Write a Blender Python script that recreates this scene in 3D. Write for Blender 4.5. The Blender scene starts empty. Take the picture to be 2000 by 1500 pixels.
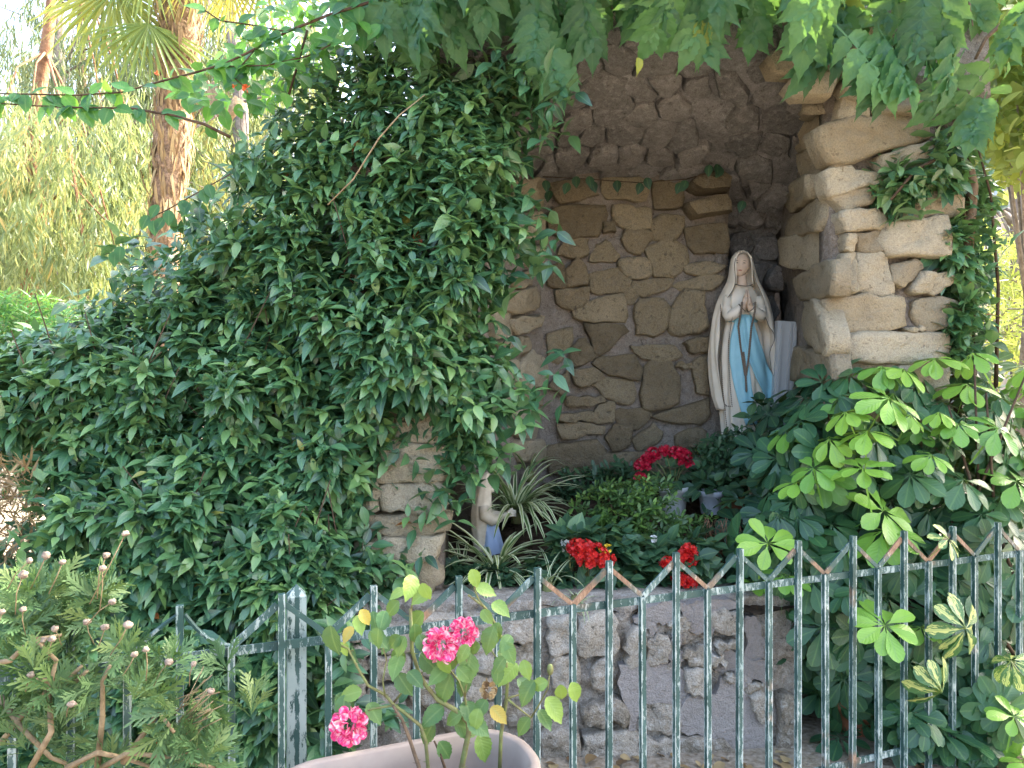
import bpy, math, random
import numpy as np
from mathutils import Vector, Matrix

random.seed(7)
RNG = np.random.default_rng(11)
scene = bpy.context.scene
COL = scene.collection

# ------------------------------------------------------------------ camera
F = 1444.0            # focal length in photo pixels (photo is 2000 px wide)
EYE = 1.55
HORIZON = 720.0
cam_data = bpy.data.cameras.new('camera')
cam_data.sensor_width = 36.0
cam_data.lens = 36.0 * F / 2000.0
cam_data.shift_y = -(750.0 - HORIZON) / 2000.0
cam_data.clip_end = 2000.0
cam_data.clip_start = 0.05
cam = bpy.data.objects.new('camera', cam_data)
cam.location = (0, 0, EYE)
cam.rotation_euler = (math.radians(90), 0, 0)
COL.objects.link(cam)
scene.camera = cam

# ------------------------------------------------------------------ sky, sun, exposure
SUN = Vector((0.80, 0.42, 0.80)).normalized()
world = bpy.data.worlds.new('World')
scene.world = world
world.use_nodes = True
wn = world.node_tree
bg = wn.nodes['Background']
sky = wn.nodes.new('ShaderNodeTexSky')
sky.sky_type = 'NISHITA'
sky.sun_disc = False
sky.sun_elevation = math.asin(SUN.z)
sky.sun_rotation = math.atan2(SUN.x, SUN.y)
sky.air_density = 1.0
sky.dust_density = 6.0
sky.ozone_density = 0.4
wn.links.new(sky.outputs[0], bg.inputs[0])
bg.inputs[1].default_value = 0.15
sun_data = bpy.data.lights.new('sun', 'SUN')
sun_data.energy = 2.0
sun_data.angle = math.radians(0.5)
sun_data.color = (1.0, 0.93, 0.80)
sun = bpy.data.objects.new('sun', sun_data)
sun.rotation_euler = (-SUN).to_track_quat('-Z', 'Y').to_euler()
sun.location = (6, 4, 9)
COL.objects.link(sun)
vs = scene.view_settings
vs.view_transform = 'Standard'
vs.look = 'None'
vs.gamma = 1.0
vs.use_curve_mapping = False
vs.exposure = 3.1
scene.render.engine = 'CYCLES'
cy = scene.cycles
cy.use_denoising = True
cy.max_bounces = 8
cy.diffuse_bounces = 6
cy.glossy_bounces = 2
cy.transmission_bounces = 4
cy.transparent_max_bounces = 4
cy.sample_clamp_indirect = 6.0

# ------------------------------------------------------------------ helpers
def P(px, py, Y):
    """world point seen at photo pixel (px,py) at distance Y"""
    return Vector(((px - 1000.0) / F * Y, Y, EYE - (py - HORIZON) / F * Y))

def Pn(px, py, Y):
    px, py, Y = np.broadcast_arrays(np.asarray(px, float), np.asarray(py, float), np.asarray(Y, float))
    return np.stack([(px - 1000.0) / F * Y, Y, EYE - (py - HORIZON) / F * Y], -1)

def _hash(ix, iy, iz):
    h = (ix * 374761393 + iy * 668265263 + iz * 2147483647 + 12345) & 0xffffffff
    h = ((h ^ (h >> 13)) * 1274126177) & 0xffffffff
    return ((h ^ (h >> 16)) & 0xffff) / 65535.0

def vnoise(p):
    p = np.asarray(p, float)
    i = np.floor(p).astype(np.int64); f = p - i
    f = f * f * (3 - 2 * f)
    r = 0
    for dx in (0, 1):
        for dy in (0, 1):
            for dz in (0, 1):
                w = (f[..., 0] if dx else 1 - f[..., 0]) * (f[..., 1] if dy else 1 - f[..., 1]) * (f[..., 2] if dz else 1 - f[..., 2])
                r = r + w * _hash(i[..., 0] + dx, i[..., 1] + dy, i[..., 2] + dz)
    return r * 2 - 1

def fbm(p, o=3):
    p = np.asarray(p, float)
    r = 0; a = 1.0
    for k in range(o):
        r = r + a * vnoise(p * (2 ** k) + 17.3 * k); a *= 0.5
    return r

def unit(v):
    return v / np.maximum(np.linalg.norm(v, axis=-1, keepdims=True), 1e-9)

def props(o, label=None, cat=None, group=None, kind=None):
    if label: o['label'] = label
    if cat: o['category'] = cat
    if group: o['group'] = group
    if kind: o['kind'] = kind
    return o

def attach(o, parent):
    if parent is not None:
        o.parent = parent
        # all meshes are laid out in world space, parents carry a location only
        o.matrix_parent_inverse = Matrix.Translation(-WORLD_LOC[parent.name])
    return o

WORLD_LOC = {}

def thing(name, loc, label, cat, group=None):
    o = bpy.data.objects.new(name, None)
    o.empty_display_size = 0.1
    o.location = loc
    COL.objects.link(o)
    WORLD_LOC[o.name] = Vector(loc)
    return props(o, label, cat, group)

def link(name, me, parent=None, mat=None, loc=None):
    if mat is not None and not me.materials:
        me.materials.append(mat)
    o = bpy.data.objects.new(name, me)
    COL.objects.link(o)
    WORLD_LOC[o.name] = Vector(loc) if loc is not None else Vector((0, 0, 0))
    if loc is not None:
        o.location = loc
    attach(o, parent)
    return o

class MB:
    """collects shapes into one mesh (world coordinates)"""
    def __init__(s):
        s.v = []; s.f = []; s.lc = []
    def add(s, verts, faces, lc=None):
        n = len(s.v)
        s.v.extend([tuple(v) for v in verts])
        s.f.extend([tuple(i + n for i in f) for f in faces])
        s.lc.extend([tuple(l) for l in lc] if lc is not None else [(0, 0, 0)] * len(verts))
        return s
    def box(s, c, half, rot=None):
        vs_ = []
        for x in (-1, 1):
            for y in (-1, 1):
                for z in (-1, 1):
                    v = Vector((x * half[0], y * half[1], z * half[2]))
                    if rot is not None: v = rot @ v
                    vs_.append(Vector(c) + v)
        return s.add(vs_, [(0, 1, 3, 2), (4, 6, 7, 5), (0, 4, 5, 1), (2, 3, 7, 6), (0, 2, 6, 4), (1, 5, 7, 3)])
    def bar(s, a, b, w, h, side=Vector((1, 0, 0))):
        a = Vector(a); b = Vector(b); d = (b - a).normalized()
        y = d.cross(side).normalized(); x = y.cross(d).normalized()
        vs_ = []
        for p in (a, b):
            for sx, sy in ((-1, -1), (1, -1), (1, 1), (-1, 1)):
                vs_.append(p + x * (sx * w / 2) + y * (sy * h / 2))
        return s.add(vs_, [(3, 2, 1, 0), (4, 5, 6, 7), (0, 1, 5, 4), (1, 2, 6, 5), (2, 3, 7, 6), (3, 0, 4, 7)])
    def tube(s, pts, rad, n=6, caps=True):
        pts = [Vector(p) for p in pts]
        if not hasattr(rad, '__len__'): rad = [rad] * len(pts)
        up = Vector((0.13, 0.31, 0.94)).normalized()
        vs_ = []; fs = []
        for i, p in enumerate(pts):
            d = (pts[min(i + 1, len(pts) - 1)] - pts[max(i - 1, 0)])
            d = d.normalized() if d.length > 1e-9 else Vector((0, 0, 1))
            x = d.cross(up)
            if x.length < 0.05: x = d.cross(Vector((1, 0, 0)))
            x.normalize(); y = d.cross(x)
            up = up
            for k in range(n):
                a = 2 * math.pi * k / n
                vs_.append(p + (x * math.cos(a) + y * math.sin(a)) * rad[i])
        for i in range(len(pts) - 1):
            for k in range(n):
                fs.append((i * n + k, i * n + (k + 1) % n, (i + 1) * n + (k + 1) % n, (i + 1) * n + k))
        if caps:
            fs.append(tuple(range(n - 1, -1, -1)))
            fs.append(tuple((len(pts) - 1) * n + k for k in range(n)))
        return s.add(vs_, fs)
    def ball(s, c, r, nu=8, nv=6, sc=(1, 1, 1), noise=0.0):
        vs_ = [Vector(c) + Vector((0, 0, r * sc[2]))]; fs = []
        for j in range(1, nv):
            t = math.pi * j / nv
            for k in range(nu):
                a = 2 * math.pi * k / nu
                rr = r * (1 + noise * random.uniform(-1, 1))
                vs_.append(Vector(c) + Vector((rr * sc[0] * math.sin(t) * math.cos(a), rr * sc[1] * math.sin(t) * math.sin(a), rr * sc[2] * math.cos(t))))
        vs_.append(Vector(c) - Vector((0, 0, r * sc[2])))
        for k in range(nu):
            fs.append((0, 1 + k, 1 + (k + 1) % nu))
            fs.append((len(vs_) - 1, 1 + (nv - 2) * nu + (k + 1) % nu, 1 + (nv - 2) * nu + k))
            for j in range(nv - 2):
                fs.append((1 + j * nu + k, 1 + (j + 1) * nu + k, 1 + (j + 1) * nu + (k + 1) % nu, 1 + j * nu + (k + 1) % nu))
        return s.add(vs_, fs)
    def mesh(s, name, smooth=True):
        me = bpy.data.meshes.new(name)
        me.from_pydata(s.v, [], s.f)
        at = me.attributes.new('lc', 'FLOAT_VECTOR', 'POINT')
        at.data.foreach_set('vector', np.asarray(s.lc, np.float32).ravel())
        if smooth:
            me.polygons.foreach_set('use_smooth', np.ones(len(me.polygons), bool))
        me.update()
        return me
    def build(s, name, mat, parent=None, smooth=True, loc=None):
        if loc is not None:
            L = Vector(loc); s.v = [tuple(Vector(v) - L) for v in s.v]
        return link(name, s.mesh(name, smooth), parent, mat, loc)

def big_mesh(name, V, T, lc, smooth=True):
    """numpy triangles -> mesh"""
    me = bpy.data.meshes.new(name)
    V = np.ascontiguousarray(V, np.float32); T = np.ascontiguousarray(T, np.int32)
    me.vertices.add(len(V)); me.vertices.foreach_set('co', V.ravel())
    me.loops.add(T.size); me.loops.foreach_set('vertex_index', T.ravel())
    me.polygons.add(len(T))
    me.polygons.foreach_set('loop_start', np.arange(0, T.size, 3, dtype=np.int32))
    me.polygons.foreach_set('loop_total', np.full(len(T), 3, np.int32))
    if smooth: me.polygons.foreach_set('use_smooth', np.ones(len(T), bool))
    at = me.attributes.new('lc', 'FLOAT_VECTOR', 'POINT')
    at.data.foreach_set('vector', np.ascontiguousarray(lc, np.float32).ravel())
    me.update(calc_edges=True)
    return me

# ------------------------------------------------------------------ leaf templates
def leaf_tpl(st, fold=0.25, droop=0.25, wave=0.0):
    """st: list of (u, halfwidth); first and last are points. Returns verts, tris, (u,v)"""
    V = []; UV = []; T = []
    for k, (u, w) in enumerate(st):
        z = -droop * u * u
        if w <= 0:
            V.append((u, 0, z)); UV.append((u, 0))
        else:
            ww = wave * math.sin(9 * u + k)
            V += [(u, -w, z + fold * w + ww), (u, 0, z), (u, w, z + fold * w - ww)]
            UV += [(u, -1), (u, 0), (u, 1)]
    idx = []; c = 0
    for (u, w) in st:
        if w <= 0: idx.append((c,)); c += 1
        else: idx.append((c, c + 1, c + 2)); c += 3
    for a, b in zip(idx[:-1], idx[1:]):
        if len(a) == 1 and len(b) == 3: T += [(a[0], b[0], b[1]), (a[0], b[1], b[2])]
        elif len(a) == 3 and len(b) == 1: T += [(a[0], b[0], a[1]), (a[1], b[0], a[2])]
        elif len(a) == 3:
            T += [(a[0], b[0], b[1]), (a[0], b[1], a[1]), (a[1], b[1], b[2]), (a[1], b[2], a[2])]
    return np.array(V, float), np.array(T, int), np.array(UV, float)

T_JAS = leaf_tpl([(0, 0), (0.13, 0.11), (0.33, 0.215), (0.56, 0.21), (0.80, 0.11), (1, 0)], 0.32, 0.32)
T_JAS2 = leaf_tpl([(0, 0), (0.2, 0.13), (0.45, 0.2), (0.75, 0.12), (1, 0)], 0.3, 0.10, 0.02)
T_SCH = leaf_tpl([(0, 0), (0.12, 0.012), (0.22, 0.035), (0.42, 0.145), (0.62, 0.225), (0.80, 0.225), (0.94, 0.14), (1.0, 0)], 0.22, 0.16, 0.008)
T_ROUND = leaf_tpl([(0, 0), (0.12, 0.20), (0.34, 0.33), (0.58, 0.31), (0.80, 0.17), (1, 0)], 0.25, 0.2)
T_AZA = leaf_tpl([(0, 0), (0.35, 0.12), (0.65, 0.17), (0.88, 0.11), (1, 0)], 0.3, 0.12)
T_WIL = leaf_tpl([(0, 0), (0.35, 0.058), (0.7, 0.045), (1, 0)], 0.1, 0.25)
T_PET = leaf_tpl([(0, 0), (0.3, 0.28), (0.65, 0.40), (0.9, 0.26), (1, 0)], 0.5, -0.35)
ser = []
for k, (u, w) in enumerate([(0.0, 0), (0.09, 0.16), (0.13, 0.20), (0.20, 0.20), (0.25, 0.255), (0.33, 0.22), (0.38, 0.265), (0.47, 0.21), (0.52, 0.235), (0.60, 0.16), (0.65, 0.165), (0.73, 0.085), (0.77, 0.085), (0.86, 0.03), (1.0, 0)]):
    ser.append((u, w))
T_ROSE = leaf_tpl([(0, 0), (0.06, 0.15), (0.12, 0.20), (0.17, 0.26), (0.25, 0.28), (0.30, 0.33), (0.40, 0.31), (0.46, 0.335), (0.55, 0.28), (0.61, 0.295), (0.70, 0.215), (0.76, 0.215), (0.85, 0.11), (1, 0)], 0.3, 0.28, 0.012)
T_SER = leaf_tpl(ser, 0.42, 0.32, 0.016)

def merge_tpl(items):
    """items: list of (tpl, 3x3 matrix, offset, scale) -> one template"""
    V = []; T = []; UV = []; n = 0
    for (v, t, uv), R, o, s in items:
        V.append((v * s) @ np.asarray(R).T + np.asarray(o)); T.append(t + n); UV.append(uv); n += len(v)
    return np.concatenate(V), np.concatenate(T), np.concatenate(UV)

def frames(axis, nrm):
    x = unit(np.asarray(axis, float)); n = np.asarray(nrm, float)
    z = n - (n * x).sum(-1, keepdims=True) * x
    z = unit(z + 1e-6); y = np.cross(z, x)
    return np.stack([x, y, z], -1)          # columns

def place(tpl, R, pos, sc, rnd):
    v, t, uv = tpl
    N = len(pos)
    V = np.einsum('nij,nkj->nki', R, v[None] * sc[:, None, None]) + pos[:, None, :]
    T = t[None] + (np.arange(N) * len(v))[:, None, None]
    lc = np.empty((N, len(v), 3)); lc[..., :2] = uv[None]; lc[..., 2] = rnd[:, None]
    return V.reshape(-1, 3), T.reshape(-1, 3), lc.reshape(-1, 3)

CAMP = np.array([0, 0, EYE])

def leaf_plant(root, tpl, R, pos, sc, rnd, mat, name='leaf', n_parts=300, stuff_name='foliage', variants=10, score=None):
    """nearest leaves as part objects (shared meshes), the rest joined as one stuff part"""
    N = len(pos)
    if score is None:
        score = np.linalg.norm(pos - CAMP, axis=1) / sc
        sx = (pos[:, 0] / pos[:, 1]) * F + 1000; sy = HORIZON - (pos[:, 2] - EYE) / pos[:, 1] * F
        score = score + 1e3 * ((sx < 0) | (sx > 2000) | (sy < 0) | (sy > 1500))
    order = np.argsort(score)
    pick = order[:min(n_parts, N)]; rest = order[min(n_parts, N):]
    q = np.quantile(rnd, np.linspace(0.02, 0.98, variants))
    meshes = []
    for r in q:
        lc = np.concatenate([tpl[2], np.full((len(tpl[0]), 1), r)], 1)
        me = big_mesh(name, tpl[0], tpl[1], lc); me.materials.append(mat); meshes.append(me)
    L = WORLD_LOC[root.name]
    inv = Matrix.Translation(-L)
    for i in pick:
        o = bpy.data.objects.new(name, meshes[int(np.argmin(abs(q - rnd[i])))])
        m = Matrix([list(R[i][k] * sc[i]) + [pos[i][k]] for k in range(3)] + [[0, 0, 0, 1]])
        COL.objects.link(o); o.parent = root; o.matrix_parent_inverse = inv; o.matrix_basis = m
    if len(rest):
        V, T, lc = place(tpl, R[rest], pos[rest], sc[rest], rnd[rest])
        me = big_mesh(stuff_name, V, T, lc)
        s = link(stuff_name, me, root, mat); s['kind'] = 'stuff'
    return pick

# ------------------------------------------------------------------ materials
def newmat(name):
    m = bpy.data.materials.new(name); m.use_nodes = True
    nt = m.node_tree
    b = nt.nodes['Principled BSDF']; out = nt.nodes['Material Output']
    return m, nt, b, out

def nd(nt, typ, ins=None, **kw):
    n = nt.nodes.new(typ)
    for k, v in kw.items(): setattr(n, k, v)
    for k, v in (ins or {}).items():
        if hasattr(v, 'is_output'): nt.links.new(v, n.inputs[k])
        else: n.inputs[k].default_value = v
    return n

def ramp(nt, fac, stops, interp='LINEAR'):
    r = nt.nodes.new('ShaderNodeValToRGB'); r.color_ramp.interpolation = interp
    e = r.color_ramp.elements
    while len(e) < len(stops): e.new(0.5)
    for el, (p, c) in zip(e, stops):
        el.position = p
        el.color = (c[0], c[1], c[2], 1) if hasattr(c, '__len__') else (c, c, c, 1)
    nt.links.new(fac, r.inputs[0])
    return r.outputs[0]

def mixc(nt, f, a, b, typ='MIX'):
    n = nd(nt, 'ShaderNodeMix', data_type='RGBA', blend_type=typ)
    for i, v in ((0, f), (6, a), (7, b)):
        if hasattr(v, 'is_output'): nt.links.new(v, n.inputs[i])
        else: n.inputs[i].default_value = (*v, 1) if hasattr(v, '__len__') else v
    return n.outputs[2]

def mth(nt, op, a, b=0.0, c=None):
    n = nd(nt, 'ShaderNodeMath', {0: a, 1: b}, operation=op)
    if c is not None: n.inputs[2].default_value = c
    return n.outputs[0]

def leaf_mat(name, stops, rib=(0.20, 0.30, 0.10), rib_amt=0.4, rough=0.38, trans=0.25, tcol=(0.25, 0.45, 0.05), back=(0.14, 0.22, 0.09), spec=0.5, margin=None, marg=(0.55, 0.75), varieg=None):
    m, nt, b, out = newmat(name)
    at = nd(nt, 'ShaderNodeAttribute', attribute_name='lc')
    sp = nd(nt, 'ShaderNodeSeparateXYZ', {0: at.outputs['Vector']})
    u, v, r = sp.outputs
    col = ramp(nt, r, stops)
    tc = nd(nt, 'ShaderNodeTexCoord')
    nz = nd(nt, 'ShaderNodeTexNoise', {'Vector': tc.outputs['Object'], 'Scale': 35.0, 'Detail': 2.0})
    col = mixc(nt, mth(nt, 'MULTIPLY', nz.outputs[0], 0.5), col, mixc(nt, 1.0, col, (0.6, 0.65, 0.6), 'MULTIPLY'))
    av = mth(nt, 'ABSOLUTE', v)
    if varieg is not None:
        n2 = nd(nt, 'ShaderNodeTexNoise', {'Vector': at.outputs['Vector'], 'Scale': 4.0, 'Detail': 3.0})
        k = mth(nt, 'ADD', mth(nt, 'SUBTRACT', 0.40, av), mth(nt, 'MULTIPLY', mth(nt, 'SUBTRACT', n2.outputs[0], 0.5), 2.2))
        mk = ramp(nt, k, [(0.0, 0.0), (0.08, 1.0)])
        mk = mth(nt, 'MULTIPLY', mk, ramp(nt, r, [(varieg[0], 0.0), (varieg[0] + 0.01, 1.0), (varieg[1], 1.0), (min(1, varieg[1] + 0.01), 0.0)]))
        col = mixc(nt, mk, col, (0.62, 0.62, 0.20))
    if margin is not None:
        col = mixc(nt, ramp(nt, av, [(marg[0], 0.0), (marg[1], 1.0)]), col, margin)
    ribf = mth(nt, 'MULTIPLY', ramp(nt, av, [(0.0, 1.0), (0.16, 0.0)]), rib_amt)
    col = mixc(nt, ribf, col, rib)
    geo = nd(nt, 'ShaderNodeNewGeometry')
    colb = mixc(nt, 0.45, col, back)
    colf = mixc(nt, geo.outputs['Backfacing'], col, colb)
    nt.links.new(colf, b.inputs['Base Color'])
    b.inputs['Roughness'].default_value = rough
    b.inputs['Specular IOR Level'].default_value = spec
    # side veins as fine relief
    wv = nd(nt, 'ShaderNodeMath', {0: mth(nt, 'ADD', mth(nt, 'MULTIPLY', u, 55.0), mth(nt, 'MULTIPLY', av, -14.0))}, operation='SINE')
    bp = nd(nt, 'ShaderNodeBump', {'Strength': 0.12, 'Distance': 0.004, 'Height': wv.outputs[0]})
    nt.links.new(bp.outputs[0], b.inputs['Normal'])
    tr = nd(nt, 'ShaderNodeBsdfTranslucent')
    nt.links.new(mixc(nt, 0.6, colf, tcol), tr.inputs[0])
    mx = nd(nt, 'ShaderNodeMixShader', {0: trans, 1: b.outputs[0], 2: tr.outputs[0]})
    nt.links.new(mx.outputs[0], out.inputs[0])
    return m

def stone_mat(name, stops, scale=1.0, bump=0.6, mott=(0.30, 0.27, 0.24), mott_amt=0.35, dark=(0.10, 0.085, 0.07), grain_pits=0.4):
    m, nt, b, out = newmat(name)
    tc = nd(nt, 'ShaderNodeTexCoord'); oi = nd(nt, 'ShaderNodeObjectInfo')
    off = nd(nt, 'ShaderNodeVectorMath', {0: tc.outputs['Object'], 1: oi.outputs['Location']}, operation='ADD').outputs[0]
    n1 = nd(nt, 'ShaderNodeTexNoise', {'Vector': off, 'Scale': 6.0 * scale, 'Detail': 5.0, 'Roughness': 0.6})
    n2 = nd(nt, 'ShaderNodeTexNoise', {'Vector': off, 'Scale': 30.0 * scale, 'Detail': 6.0, 'Roughness': 0.75})
    n3 = nd(nt, 'ShaderNodeTexNoise', {'Vector': off, 'Scale': 170.0 * scale, 'Detail': 2.0})
    r = mth(nt, 'ADD', mth(nt, 'MULTIPLY', oi.outputs['Random'], 0.55), mth(nt, 'MULTIPLY', n1.outputs[0], 0.5))
    col = ramp(nt, r, stops)
    col = mixc(nt, mth(nt, 'MULTIPLY', ramp(nt, n2.outputs[0], [(0.5, 0.0), (0.62, 1.0)]), mott_amt), col, mott)
    col = mixc(nt, mth(nt, 'MULTIPLY', ramp(nt, n2.outputs[0], [(0.34, 1.0), (0.43, 0.0)]), 0.75), col, dark)  # hollows coloured darker, standing in for the shade in pits
    col = mixc(nt, mth(nt, 'MULTIPLY', ramp(nt, n3.outputs[0], [(0.42, 1.0), (0.56, 0.0)]), grain_pits), col, mixc(nt, 1.0, col, (0.45, 0.42, 0.40), 'MULTIPLY'))  # fine grain, plus pit shade put into the colour where relief shows little
    nt.links.new(col, b.inputs['Base Color'])
    b.inputs['Roughness'].default_value = 0.92
    b.inputs['Specular IOR Level'].default_value = 0.2
    h = mth(nt, 'ADD', mth(nt, 'MULTIPLY', n1.outputs[0], 1.2), mth(nt, 'ADD', mth(nt, 'MULTIPLY', n2.outputs[0], 0.7), mth(nt, 'MULTIPLY', n3.outputs[0], 0.22)))
    bp = nd(nt, 'ShaderNodeBump', {'Strength': bump, 'Distance': 0.03, 'Height': h})
    nt.links.new(bp.outputs[0], b.inputs['Normal'])
    return m

def simple_mat(name, col, rough=0.6, var=0.15, scale=20.0, bump=0.1, spec=0.4, col2=None, dist=0.01):
    m, nt, b, out = newmat(name)
    tc = nd(nt, 'ShaderNodeTexCoord')
    n = nd(nt, 'ShaderNodeTexNoise', {'Vector': tc.outputs['Object'], 'Scale': scale, 'Detail': 5.0, 'Roughness': 0.6})
    c2 = col2 if col2 is not None else tuple(c * (1 - 2 * var) for c in col)
    nt.links.new(ramp(nt, n.outputs[0], [(0.3, c2), (0.65, col)]), b.inputs['Base Color'])
    b.inputs['Roughness'].default_value = rough
    b.inputs['Specular IOR Level'].default_value = spec
    bp = nd(nt, 'ShaderNodeBump', {'Strength': bump, 'Distance': dist, 'Height': n.outputs[0]})
    nt.links.new(bp.outputs[0], b.inputs['Normal'])
    return m

MAT = {}
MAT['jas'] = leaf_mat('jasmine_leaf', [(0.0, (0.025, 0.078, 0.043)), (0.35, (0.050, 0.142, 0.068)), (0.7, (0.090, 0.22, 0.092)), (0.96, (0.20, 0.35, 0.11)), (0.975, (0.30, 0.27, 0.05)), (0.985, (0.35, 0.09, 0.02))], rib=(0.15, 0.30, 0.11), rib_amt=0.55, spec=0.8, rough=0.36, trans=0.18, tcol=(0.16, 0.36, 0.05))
MAT['creeper'] = leaf_mat('creeper_leaf', [(0.0, (0.026, 0.10, 0.045)), (0.5, (0.055, 0.17, 0.066)), (0.9, (0.12, 0.27, 0.08)), (0.97, (0.32, 0.34, 0.04))], rib=(0.10, 0.22, 0.08), rough=0.5, trans=0.32, tcol=(0.28, 0.48, 0.06))
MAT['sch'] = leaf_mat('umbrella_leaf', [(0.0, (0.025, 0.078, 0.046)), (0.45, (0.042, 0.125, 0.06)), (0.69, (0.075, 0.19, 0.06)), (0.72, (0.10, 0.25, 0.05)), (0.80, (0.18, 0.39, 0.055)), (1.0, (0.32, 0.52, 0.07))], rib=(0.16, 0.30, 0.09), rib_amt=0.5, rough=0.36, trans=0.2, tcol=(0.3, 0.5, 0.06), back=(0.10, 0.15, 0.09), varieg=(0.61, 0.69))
MAT['rose'] = leaf_mat('rose_leaf', [(0.0, (0.035, 0.10, 0.045)), (0.5, (0.075, 0.17, 0.05)), (0.9, (0.22, 0.34, 0.06)), (0.97, (0.45, 0.33, 0.06)), (1.0, (0.25, 0.10, 0.06))], rib=(0.25, 0.36, 0.12), rough=0.5, trans=0.22, tcol=(0.4, 0.55, 0.08))
MAT['bran'] = leaf_mat('climber_leaf', [(0.0, (0.02, 0.09, 0.03)), (0.6, (0.04, 0.15, 0.04)), (1.0, (0.10, 0.28, 0.04))], rough=0.42, trans=0.35, tcol=(0.25, 0.55, 0.05))
MAT['aza'] = leaf_mat('azalea_leaf', [(0.0, (0.025, 0.065, 0.022)), (0.5, (0.06, 0.13, 0.035)), (0.9, (0.18, 0.32, 0.06))], rough=0.4, trans=0.15)
MAT['dkleaf'] = leaf_mat('dark_shrub_leaf', [(0.0, (0.018, 0.055, 0.028)), (0.6, (0.04, 0.105, 0.05)), (1.0, (0.08, 0.17, 0.07))], rough=0.45, trans=0.1)
MAT['spider'] = leaf_mat('spider_plant_blade', [(0.0, (0.05, 0.13, 0.03)), (0.6, (0.09, 0.20, 0.05)), (1.0, (0.35, 0.38, 0.15))], rib=(0.07, 0.17, 0.04), rib_amt=0.3, rough=0.45, trans=0.2, margin=(0.66, 0.70, 0.45), marg=(0.38, 0.55))
MAT['eury'] = leaf_mat('feathery_leaf', [(0.0, (0.05, 0.12, 0.05)), (0.6, (0.10, 0.19, 0.07)), (1.0, (0.22, 0.30, 0.10))], rough=0.55, trans=0.15, rib_amt=0.1)
MAT['weep'] = leaf_mat('weeping_leaf', [(0.0, (0.06, 0.11, 0.06)), (0.35, (0.13, 0.19, 0.09)), (0.7, (0.27, 0.31, 0.13)), (0.93, (0.42, 0.40, 0.14)), (1.0, (0.50, 0.34, 0.12))], rough=0.45, trans=0.42, tcol=(0.50, 0.56, 0.17), rib_amt=0.1)
MAT['weep2'] = leaf_mat('grey_weeping_leaf', [(0.0, (0.06, 0.10, 0.06)), (0.6, (0.13, 0.17, 0.09)), (1.0, (0.24, 0.25, 0.10))], rough=0.5, trans=0.3, tcol=(0.35, 0.42, 0.12), rib_amt=0.1)
MAT['sunny'] = leaf_mat('yellow_green_leaf', [(0.0, (0.08, 0.15, 0.03)), (0.5, (0.19, 0.27, 0.06)), (1.0, (0.38, 0.40, 0.09))], rough=0.5, trans=0.4, tcol=(0.48, 0.56, 0.09), rib_amt=0.1)
MAT['palm'] = leaf_mat('palm_blade', [(0.0, (0.10, 0.20, 0.04)), (0.5, (0.22, 0.30, 0.06)), (1.0, (0.50, 0.38, 0.08))], rough=0.4, trans=0.3, tcol=(0.6, 0.6, 0.1), rib_amt=0.1)
MAT['dry'] = leaf_mat('dry_leaf', [(0.0, (0.12, 0.07, 0.035)), (0.5, (0.28, 0.18, 0.08)), (1.0, (0.50, 0.38, 0.20))], rough=0.8, trans=0.15, tcol=(0.4, 0.25, 0.1), rib_amt=0.1, back=(0.3, 0.22, 0.13))
MAT['red'] = leaf_mat('red_petal', [(0.0, (0.45, 0.008, 0.012)), (0.6, (0.70, 0.02, 0.02)), (1.0, (0.85, 0.06, 0.03))], rough=0.5, trans=0.25, tcol=(0.9, 0.05, 0.03), rib_amt=0.0, back=(0.6, 0.02, 0.02))
MAT['crim'] = leaf_mat('crimson_petal', [(0.0, (0.40, 0.006, 0.03)), (1.0, (0.66, 0.015, 0.06))], rough=0.5, trans=0.25, tcol=(0.8, 0.03, 0.08), rib_amt=0.0, back=(0.5, 0.02, 0.05))
MAT['white_p'] = leaf_mat('white_petal', [(0.0, (0.7, 0.7, 0.66)), (1.0, (0.82, 0.82, 0.8))], rough=0.5, trans=0.2, tcol=(0.8, 0.8, 0.7), rib_amt=0.0, back=(0.7, 0.7, 0.6))
MAT['yel_p'] = leaf_mat('yellow_petal', [(0.0, (0.75, 0.5, 0.02)), (1.0, (0.8, 0.6, 0.03))], rough=0.5, trans=0.2, tcol=(0.8, 0.6, 0.05), rib_amt=0.0, back=(0.7, 0.5, 0.02))
MAT['orange_p'] = leaf_mat('orange_petal', [(0.0, (0.75, 0.12, 0.03)), (1.0, (0.8, 0.22, 0.06))], rough=0.5, trans=0.3, tcol=(0.9, 0.2, 0.05), rib_amt=0.0, back=(0.7, 0.15, 0.05))
# striped rose petals: pink and white streaks
m, nt, b, out = newmat('striped_rose_petal')
at = nd(nt, 'ShaderNodeAttribute', attribute_name='lc')
n1 = nd(nt, 'ShaderNodeTexNoise', {'Vector': nd(nt, 'ShaderNodeVectorMath', {0: at.outputs['Vector'], 1: (1.2, 0.8, 13.0)}, operation='MULTIPLY').outputs[0], 'Scale': 1.3, 'Detail': 3.0})
nt.links.new(ramp(nt, n1.outputs[0], [(0.40, (0.72, 0.03, 0.17)), (0.50, (0.80, 0.14, 0.32)), (0.62, (0.86, 0.62, 0.62)), (1.0, (0.86, 0.80, 0.74))]), b.inputs['Base Color'])
b.inputs['Roughness'].default_value = 0.55
MAT['rosep'] = m

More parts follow.
